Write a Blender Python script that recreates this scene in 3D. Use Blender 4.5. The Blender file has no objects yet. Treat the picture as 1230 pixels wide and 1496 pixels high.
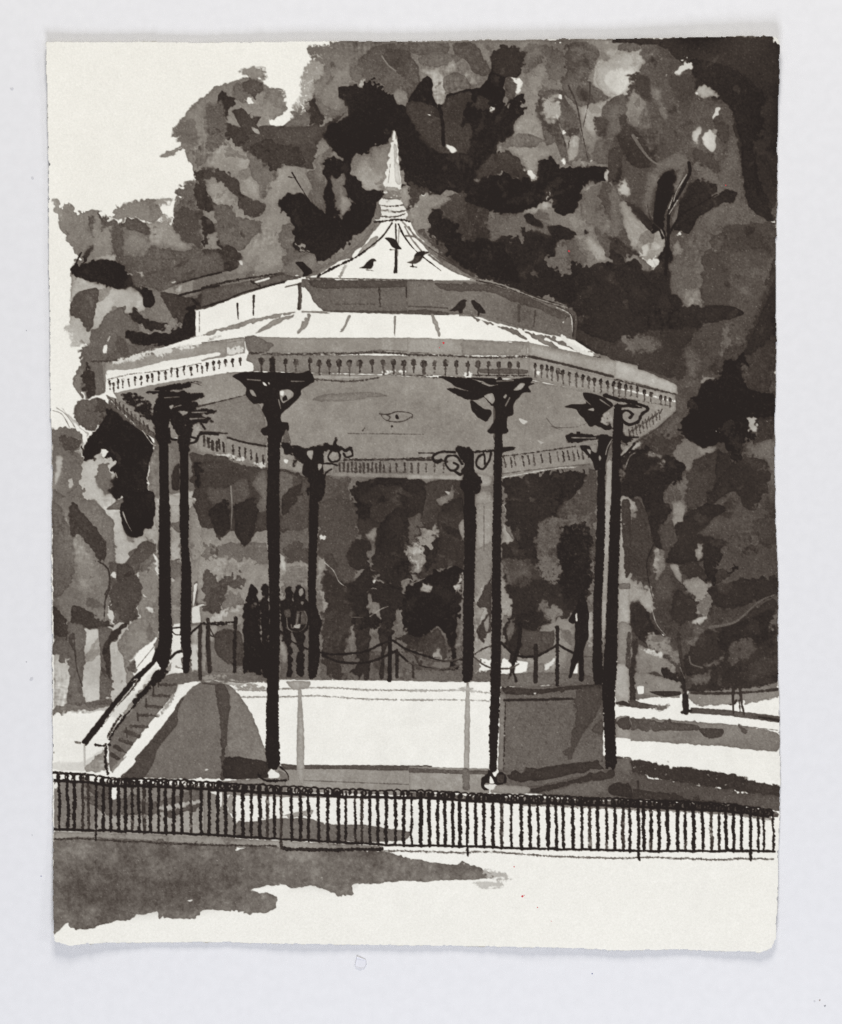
"""An ink wash painting of a park bandstand on deckle edged paper, lying on a white board, seen from above.
The strokes below are laid down one after another (tone, then outline points); each painted thing becomes a mesh of its own
cut out of the one sheet, all sharing one node material driven by the ink density of the sheet."""
import bpy
from mathutils import Vector
import numpy as np, math, re
X0,Y0,X1,Y1=58,44,1150,1402          # the stretch of table the sheet lies on, in quarter millimetres
W,H=X1-X0,Y1-Y0
rng=np.random.default_rng(7)
def gk(n,s):
    f=np.fft.fftfreq(n); return np.exp(-2*(math.pi*f*s)**2)
def blur(a,sx,sy=None):
    sy=sx if sy is None else sy
    p=int(3*max(sx,sy))+2
    b=np.pad(a,p,mode='edge')
    F=np.fft.rfft2(b); h,w=b.shape
    F*=gk(h,sy)[:,None]*np.exp(-2*(math.pi*np.fft.rfftfreq(w)*sx)**2)[None,:]
    return np.fft.irfft2(F,s=b.shape)[p:-p,p:-p]
def noise(sx,sy=None):
    n=blur(rng.standard_normal((H,W)),sx,sy); return n/n.std()
N0=noise(.45); N1=noise(.8); N2=noise(1.7); N3=noise(5); N4=noise(22); NH=noise(7,.9); NV=noise(.9,6)
yy,xx=np.mgrid[0:H,0:W].astype(float); xx+=X0; yy+=Y0
T=np.full((H,W),240.0); L=np.zeros((H,W),np.int16)
def smooth(P,closed):
    n=len(P); out=[]
    for i in range(n if closed else n-1):
        g=(lambda k:P[k%n]) if closed else (lambda k:P[min(max(k,0),n-1)])
        a,b,c,d=g(i-1),g(i),g(i+1),g(i+2)
        k=max(2,int(np.hypot(*(c-b))/2.5))
        for j in range(k):
            t=j/k
            k1=.55 if closed else .9
            out.append(b+(.5*t*((c-a)+t*((2*a-5*b+4*c-d)+t*(3*(b-c)+d-a))))*k1+(1-k1)*t*(c-b))
    if not closed: out.append(P[-1])
    return np.array(out)
def polymask(P,pad):
    x0=max(X0,int(P[:,0].min())-pad); x1=min(X1,int(P[:,0].max())+pad+2)
    y0=max(Y0,int(P[:,1].min())-pad); y1=min(Y1,int(P[:,1].max())+pad+2)
    if x1-x0<3 or y1-y0<3: return None
    xs=x0+np.arange((x1-x0)*2)/2-.25; ys=y0+np.arange((y1-y0)*2)/2-.25
    m=np.zeros((len(ys),len(xs)),bool)
    for a,b in zip(P,np.roll(P,-1,0)):
        if a[1]==b[1]: continue
        if a[1]>b[1]: a,b=b,a
        r0,r1=np.searchsorted(ys,a[1]),np.searchsorted(ys,b[1])
        if r1<=r0: continue
        xc=a[0]+(ys[r0:r1]-a[1])*(b[0]-a[0])/(b[1]-a[1])
        m[r0:r1]^=xs[None,:]>xc[:,None]
    h,w=m.shape
    m=m.reshape(h//2,2,w//2,2).mean((1,3))
    return m,(slice(y0-Y0,y1-Y0),slice(x0-X0,x1-X0))
def put(m,sl,tone,lab,edge=1.0):
    t=tone*(1+(.035*N4[sl]+.016*N3[sl]+.012*N2[sl])*(1 if tone<200 else .15))
    if edge and tone<200:
        e=np.clip(m-blur(m,2.2),0,1)
        t=t*(1-.3*edge*e)
    T[sl]=T[sl]*(1-m)+t*m
    if lab: L[sl][m>.5]=lab
def poly(mode,tone,P,lab):
    if len(P)<3: return
    P=smooth(P,True) if mode in 'pwdDSr' else P
    if mode in 'pdD' and len(P)>12:
        n=len(P); sz=min(np.ptp(P[:,0]),np.ptp(P[:,1])); A=float(np.clip(sz/16,.25,1.5))
        def wn(k):
            z=np.interp(np.arange(n),np.linspace(0,n,max(3,n//k)+1),rng.standard_normal(max(3,n//k)+1)); return z
        amp=A*(.3+np.clip(wn(9),0,2)*1.25)
        P=P+np.stack([rng.standard_normal(n)*.95+wn(3)*.8,rng.standard_normal(n)*.95+wn(3)*.8],1)*amp[:,None]*.75
    big=np.ptp(P[:,0])*np.ptp(P[:,1])
    r=polymask(P,{'D':14,'S':30}.get(mode,6))
    if r is None: return
    m,sl=r
    if mode=='S': put(np.clip(blur(m,9)*1.0,0,1)*.65*np.clip(1+.25*N3[sl],0,1.3).clip(0,1.5),sl,tone,lab and 0,0); return
    if mode=='D': m=blur(m,2.4); m=np.clip((m-.5)*1.9+.42+.2*NH[sl]+.3*N2[sl]+.3*N1[sl],0,1)*np.clip(m*6-.9,0,1)
    elif mode=='d': m=blur(m,1.6); m=np.clip((m-.5)*3+.5+.42*N2[sl]+.28*N1[sl],0,1)*np.clip(m*8-.8,0,1)
    elif mode=='r': m=blur(m,1.0); m=np.clip((m-.5)*3.2+.5+(.4*N2[sl]+.6*N1[sl])*np.clip((1-m)*3,0,1)*np.clip(m*3,0,1),0,1)
    else:
        s=.55 if big<500 else .9
        m=blur(m,s); m=np.clip((m-.5)*(2.2 if s>.6 else 1.6)+.5+(.3 if big>500 else .12)*N2[sl]*np.clip(m*(1-m)*4,0,1),0,1)
    put(m,sl,tone,lab,1.0 if mode in 'pfd' else .3)
def line(tone,w,P,lab,taper=False,rough=False):
    P=smooth(P,False); r=w/2; pad=int(w)+4
    x0=max(X0,int(P[:,0].min())-pad); x1=min(X1,int(P[:,0].max())+pad+1)
    y0=max(Y0,int(P[:,1].min())-pad); y1=min(Y1,int(P[:,1].max())+pad+1)
    if x1-x0<2 or y1-y0<2: return
    D=np.full((y1-y0,x1-x0),99.0); n=len(P)
    for i in range(n-1):
        a,b=P[i],P[i+1]
        k=(i+.5)/(n-1)
        ri=r*(1-.75*k**1.5 if taper else 1)
        u0=max(x0,int(min(a[0],b[0])-pad)); u1=min(x1,int(max(a[0],b[0])+pad)+1)
        v0=max(y0,int(min(a[1],b[1])-pad)); v1=min(y1,int(max(a[1],b[1])+pad)+1)
        if u1<=u0 or v1<=v0: continue
        X=xx[v0-Y0:v1-Y0,u0-X0:u1-X0]; Y=yy[v0-Y0:v1-Y0,u0-X0:u1-X0]
        d=b-a; q=d@d or 1e-9
        t=np.clip(((X-a[0])*d[0]+(Y-a[1])*d[1])/q,0,1)
        dd=np.hypot(X-a[0]-t*d[0],Y-a[1]-t*d[1])-ri
        s=D[v0-y0:v1-y0,u0-x0:u1-x0]; np.minimum(s,dd,out=s)
    sl=(slice(y0-Y0,y1-Y0),slice(x0-X0,x1-X0))
    D+=min(.3,.08+r*.08)*N2[sl]+(.4*N1[sl] if rough else .1*N1[sl])
    m=np.clip(.5-D,0,1)
    if rough and tone>44: m=np.clip(m*(1.0+.25*N2[sl]),0,1)
    put(m,sl,tone,lab,.2)
OUT=[(68,62),(120,62),(200,62),(300,63),(400,62),(480,61),(600,61),(700,60),(800,58),(900,57),(1000,56),(1080,54),(1125,54),(1134,57),(1138,64),(1138,100),(1136,200),(1136,300),(1134,330),(1133,400),(1134,470),(1134,540),(1132,620),(1132,700),(1133,760),(1136,820),(1137,860),(1136,920),(1137,990),(1139,1050),(1139,1090),(1140,1150),(1137,1250),(1136,1310),(1134,1340),(1133,1370),(1128,1384),(1110,1391),(1050,1389),(980,1387),(900,1388),(820,1384),(700,1382),(600,1381),(500,1380),(400,1378),(300,1376),(200,1377),(150,1377),(115,1379),(105,1381),(90,1377),(81,1374),(79,1365),(78,1300),(78,1230),(77,1120),(77,1000),(76,900),(75,800),(76,700),(75,620),(73,560),(73,480),(72,420),(71,350),(71,260),(70,180),(69,120),(68,80)]
KEYS=[None]; IDX={}
MULTI={'rt.trunk','bird','person','bs.column','bs.capital','bs.foot'}
def key(k):
    if '#' not in k and k in MULTI: k=k+'#a%d'%len(KEYS)
    if k not in IDX: IDX[k]=len(KEYS); KEYS.append(k)
    return IDX[k]
def run(data):
    ox=oy=0; s=3.7406; lab=0
    for ln in data.strip().split('\n'):
        f=ln.split()
        if not f: continue
        if ln[0]=='@': lab=key(f[0][1:]); continue
        if f[0]=='Z': ox,oy=float(f[1]),float(f[2]); s=float(f[3]) if len(f)>3 else 3.7406; continue
        mt=re.match(r'([pfdDSrwlo])(\d+)(?:[wr](\d+))?([tr]*)$',f[0])
        if not mt: print('bad',ln); continue
        P=np.array([[float(v) for v in q.split(',')] for q in f[1:]])/s+np.array([ox,oy])
        md,tone,wd,fl=mt.group(1),float(mt.group(2)),mt.group(3),mt.group(4)
        if md=='l' and LATE is not None and float(wd or 6)<21: LATE.append((tone,max(1.1,float(wd or 6)/s),P,lab,'t' in fl,'r' in fl))
        elif md=='l': line(tone,max(1.1,float(wd or 6)/s),P,lab,'t' in fl,'r' in fl)
        elif md=='o': line(tone,2*float(wd)/s,np.array([P[0],P[0]+.1]),lab)
        else: poly(md,tone,P,lab)
def seg(a,b,tone,w,lab,taper=False,rough=True):
    line(tone,w,np.array([a,b],float),lab,taper,rough)
def frieze():
    lab=key('bs.frieze'); s=3.7406
    def row(ox,oy,pts,dx,dy,hw,tw,th,tt):
        for i,(x,y) in enumerate(pts):
            X=ox+x/s; Y=oy+y/s; j=rng.uniform(-.5,.5)
            seg((X,Y),(X+j*.5,Y+3.2),th+rng.uniform(-8,14),hw*rng.uniform(.8,1.2),lab)
            seg((X,Y+2),(X+dx+j,Y+dy*rng.uniform(.85,1.1)),tt+rng.uniform(-10,20),tw,lab)
    Lf=[(600,700),(620,712),(645,695),(670,690),(703,688),(738,678),(772,675),(805,668),(832,660),(868,650),(903,645),(937,632),(970,638),(1005,622),(1043,625),(1078,612),(1105,617),(1132,602),(1168,597)]
    row(0,370,Lf,.4,11,3.8,2.2,44,74)
    row(300,370,[(10,602),(45,597),(75,590),(110,584),(148,580),(190,577)],.8,10,4.0,2.3,44,70)
    Fr=[(305,582),(365,580),(438,585),(495,588),(570,582),(622,594),(675,594),(730,594),(788,594),(845,594),(910,590),(972,590),(1028,590),(1085,594),(1138,590),(1190,598)]
    row(300,370,Fr,.3,18,7.0,2.6,52,66); seg((397.5,526),(398,541),45,8,lab)
    row(600,370,[(17,592),(75,598),(130,598),(190,596),(250,598),(312,600),(368,602),(425,598),(480,602),(540,604),(588,604)],.2,17,6.8,2.5,56,70)
    row(600,370,[(680,610),(715,616),(745,622),(770,628),(803,638),(830,645),(868,655),(905,662),(940,670),(972,680),(1003,688),(1038,696),(1077,702),(1108,708),(1142,718),(1175,726)],.1,17,4.8,2.2,42,72)
    row(900,370,[(15,712),(50,722),(83,728),(115,738),(155,752),(190,765),(245,780),(270,788),(295,796)],-.2,13,4.2,2.1,42,80)
    for x,y in [(12,1010),(35,1025),(75,1020),(98,1035),(150,1050),(185,1060),(218,1070),(250,1080),(280,1095),(315,1105)]:
        seg((300+x/s,370+y/s),(300+(x+3)/s,370+(y+48)/s),54,3,lab)
    for x in range(735,960,22): seg((300+x/s,370+(1145+x%9)/s),(300+x/s,370+(1190+x%7)/s),70,3.6,lab)
    for x in [975,1010,1045,1090,1125,1165]: seg((300+x/s,370+1150/s),(300+x/s,370+1195/s),66,2,lab)
    for x in [8,40,85,130,180]: seg((600+x/s,370+1150/s),(600+x/s,370+1198/s),80,2,lab)
    for i,x in enumerate([510,545,565,610,640,670,712,757,800,830,857,885,910,935,965]):
        y=1122-(x-500)*.115; seg((600+x/s,370+y/s),(600+(x+8)/s,370+(y+45+9*(i%2))/s),54+14*(i%3),2.4,lab)
    for i in range(9):
        x=630+i*22; y=800+i*17; seg((x/s,370+y/s),((x+6)/s,370+(y+44)/s),70,2.6,lab)
    for x,y in [(1115,1000),(1140,1010),(1162,1025),(1185,1030)]: seg((x/s,370+y/s),((x+2)/s,370+(y+50)/s),54,3.2,lab)
    for i in range(10):
        x=70+i*18; y=965-i*12; seg((900+x/s,370+y/s),(900+(x+8)/s,370+(y+52)/s),84,2,lab)
        seg((900+(x+4)/s,370+(y+20)/s),(900+(x+20)/s,370+(y-4)/s),72,2,lab)
LATE=None
def ragged():
    # brush hairs drag the wet edges of the foliage: shift tone and outline together by a fine uneven amount
    a,b,c,d_=noise(1.5),noise(1.5),noise(4.5),noise(4.5); m=np.clip(.75+.7*noise(16),0,2)
    g=((L>0)).astype(float); g=blur(g,3)
    m0,s0=polymask(np.array(OUT,float),8); f0=np.zeros((H,W)); f0[s0]=m0; g=g*np.clip((blur(f0,4)-.8)*6,0,1)
    dx=(1.2*a*m+1.35*c*m)*g; dy=(1.2*b*m+1.35*d_*m)*g
    J=np.clip(yy-Y0+dy,0,H-1.001); I=np.clip(xx-X0+dx,0,W-1.001)
    j=J.astype(int); i=I.astype(int); fj=J-j; fi=I-i
    T[:]=(T[j,i]*(1-fi)+T[j,i+1]*fi)*(1-fj)+(T[j+1,i]*(1-fi)+T[j+1,i+1]*fi)*fj
    L[:]=L[np.rint(J).astype(int),np.rint(I).astype(int)]
    # washes that ran into each other while wet
    wet=np.clip(noise(13)*.6-.3,0,.55)*np.clip((blur((L>0).astype(float),4)-.9)*9,0,1)
    T[:]=T*(1-wet)+blur(T,2.3)*wet
    tr=(L>0)&(T<200); big=noise(30); T[tr]*=(1.02+.035*big+.03*N4)[tr]
    # worn hairs: short pale and dark drags that follow the strokes
    dr=noise(1.0,3.2); e2=noise(2.6,1.0); w=np.clip(noise(20)-.35,0,1.6)
    k=((L>0)&(T<205)); T[k]*=(1+.05*np.clip(dr*w,-2,2)+.045*np.clip(e2*w,-2,2))[k]
    sp=(L>0)&(T<150)&(T>60); q=np.clip(N1*.6+.5*dr-2.0,0,1)*np.clip(w,0,1); T[sp]+=(q*55)[sp]
    rt=np.clip((xx-930)/60,0,1)*np.clip((1000-yy)/40,0,1)*((L>0)&(T<150)); T[:]*=(1-.03*rt)
def late():
    global LATE
    q,LATE=LATE,None
    for a in q: line(*a)
def leaves():
    r=np.random.default_rng(21)
    ks={IDX[k] for k in ('cw','lt','rt','lo','ct') if k in IDX}
    for i in range(1050):
        x=r.uniform(80,1130); y=r.uniform(65,1005)
        a=L[int(y)-Y0,int(x)-X0]
        if a not in ks: continue
        t0=T[int(y)-Y0,int(x)-X0]
        if t0>200 or t0<34: continue
        ln=r.uniform(10,30) if i%3==0 else r.uniform(4,12); w=ln*r.uniform(.22,.5); th=r.choice([-1,1])*r.uniform(.3,1.3) if r.random()<.8 else r.uniform(0,3.14)
        c,s_=math.cos(th),math.sin(th)
        q=np.array([(-ln,0),(-ln*.5,w*.7),(0,w),(ln*.6,w*.6),(ln,r.uniform(-.3,.3)*w),(ln*.5,-w*.7),(-ln*.2,-w),(-ln*.7,-w*.5)])*.8
        q=q+r.normal(0,w*.26,q.shape)
        P=smooth(np.stack([x+q[:,0]*c-q[:,1]*s_,y+q[:,0]*s_+q[:,1]*c],1),True)
        P=P+r.normal(0,.8,P.shape)
        mm=polymask(P,5)
        if mm is None: continue
        m,sl=mm; m=blur(m,.8); m=np.clip((m-.5)*2+.5+.25*N2[sl]*np.clip(m*(1-m)*4,0,1),0,1)
        m=m*np.clip(1-np.abs(T[sl]-t0)/26,0,1)
        f=r.uniform(1.08,1.4) if t0<58 else r.uniform(.76,.93) if r.random()<.56 else r.uniform(1.06,1.22)
        e=np.clip(m-blur(m,1.8),0,1)
        T[sl]=T[sl]*(1+m*(f-1))*(1-.08*e)
PX={0:[325,370,408,455,485,527,565,605,648,685,722,760,788,822,865,905,950,993,1043,1098,1143,1190],
 300:[68,110,157,205,252,298,340,378,415,470,520,562,620,670,728,768,820,855,898,945,988,1038,1083,1128,1178],
 600:[55,100,148,188,230,268,308,355,400,450,497,550,603,650,697,750,795,833,885,935,978,1020,1070,1115,1160],
 900:[38,75,122,150,190,233,282,335,378,422,473,520,562,600,640,683,733,775,805,857]}
def ip(x,pts): return float(np.interp(x,[p[0] for p in pts],[p[1] for p in pts]))
TOP=[(78,1131),(130,1134),(160,1139),(240,1141),(315,1145),(400,1150),(520,1156),(620,1157),(700,1162),(800,1165),(900,1169),(1000,1173),(1070,1177),(1135,1186)]
BOT=[(78,1211),(150,1213),(300,1219),(400,1225),(520,1232),(600,1235),(680,1236),(760,1239),(900,1242),(940,1243),(1000,1243),(1135,1243)]
def fence():
    fr=key('fence')
    def pl(pts,off,tone,w,a=78,b=1134,r=False):
        P=np.array([[x,ip(x,pts)+off] for x in np.arange(a,b+1,9)]); P[:,1]+=rng.normal(0,.35,len(P))
        line(tone,w,P,fr,False,r)
    # the line of the kerb
    k=[(79,1226),(120,1225),(190,1229),(245,1232),(300,1234),(410,1236)]
    pl(k,0,62,2.6,79,410,True)
    k=[(410,1239),(430,1241),(560,1241),(600,1243)]
    pl(k,0,44,5,414,562,True)
    pl([(562,1243),(600,1243),(680,1246),(720,1244),(790,1250),(900,1254),(950,1252),(1045,1256),(1080,1254),(1135,1255)],0,104,2.6,562,1134,True)
    # smudges along the loops
    pl(TOP,5,96,7,600,1134,True); pl(TOP,4,70,8,900,1134,True); pl(TOP,11,120,5,760,1134,True)
    i=0
    for o in sorted(PX):
        for p in PX[o]:
            x=o+p/3.7406; yt=ip(x,TOP)+2; yb=ip(x,BOT); lab=key('fence.picket#%d'%i); i+=1
            w=rng.uniform(4.0,5.4)*(.7 if p in (768,820,1128) and o==300 else 1)
            if o==900 and p>700: w*=.75
            post=(o,p) in ((0,527),(300,415),(600,308),(900,122),(900,733))
            if post: yb+=13; w=4.2
            P=np.array([[x+rng.normal(0,.3)+ (0.5 if o<900 else .8)*(k-2)*.25,yt+(yb-yt)*k/4] for k in range(5)])
            P[1:4,0]+=rng.normal(0,.3,3)
            line(36 if rng.random()<.85 else 54,w,P,lab,False,True)
            if rng.random()<.5: line(36,w*.9,P[1:4]+[0.4,0],lab,False,True)
    pl(BOT,0,34,3.6)
    pl(TOP,8.5,36,4.2,78,1130,False)
    pl(TOP,-3,38,2.6,78,160,True)
    x=80.0
    while x<1128:
        y=ip(x,TOP)+.5; a=rng.uniform(5.5,8.5); b=rng.uniform(4,6)
        th=np.linspace(math.pi*.85,math.pi*2.25,10)
        P=np.array([[x+a*math.cos(t),y+2+b*math.sin(t)] for t in th])
        line(36,rng.uniform(2.2,3.4),P,fr,False,False)
        if x>680 and rng.random()<.35 or rng.random()<.15:
            line(38,2.6,P+[a*.6,2.2],fr,False,True)
        x+=rng.uniform(9,12.5) if x<700 else rng.uniform(7,10)
def finish():
    q=(L==IDX['sh'])&(T<140); T[q]*=(1+.06*N4+.045*N3+.03*N2)[q]
    m,sl=polymask(np.array(OUT,float),8)
    full=np.zeros((H,W)); full[sl]=m
    fb=blur(full,1.2); inside=(np.clip((fb-.5)*2+.5+.25*N2+.15*N3,0,1)>.5)&(fb>.06)|(fb>.97)
    depth=blur(full,5)
    v=T
    d=np.clip((225-v)/150,0,1)
    v=v+(N0*5.0+N1*3.2+N2*.8)*d*np.clip(v/90,.45,1.1)
    v=v+np.clip(N0-1.9,0,3)*20*d*np.clip((v-30)/40,.25,1)
    v=v+(1-d)*(N1*1.3+N3*.7+N4*.6)
    # bare fibres where the deckle begins
    rim=np.clip((.66-depth)*4,0,1)*np.clip(.4+.7*N2,0,1)
    v=v+(v<200)*rim*18
    v=v-(v>190)*np.clip((.66-fb)*6,0,1)*np.clip(.45+.7*N2,0,1.2)*48
    return np.clip(v,26,246),inside

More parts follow.
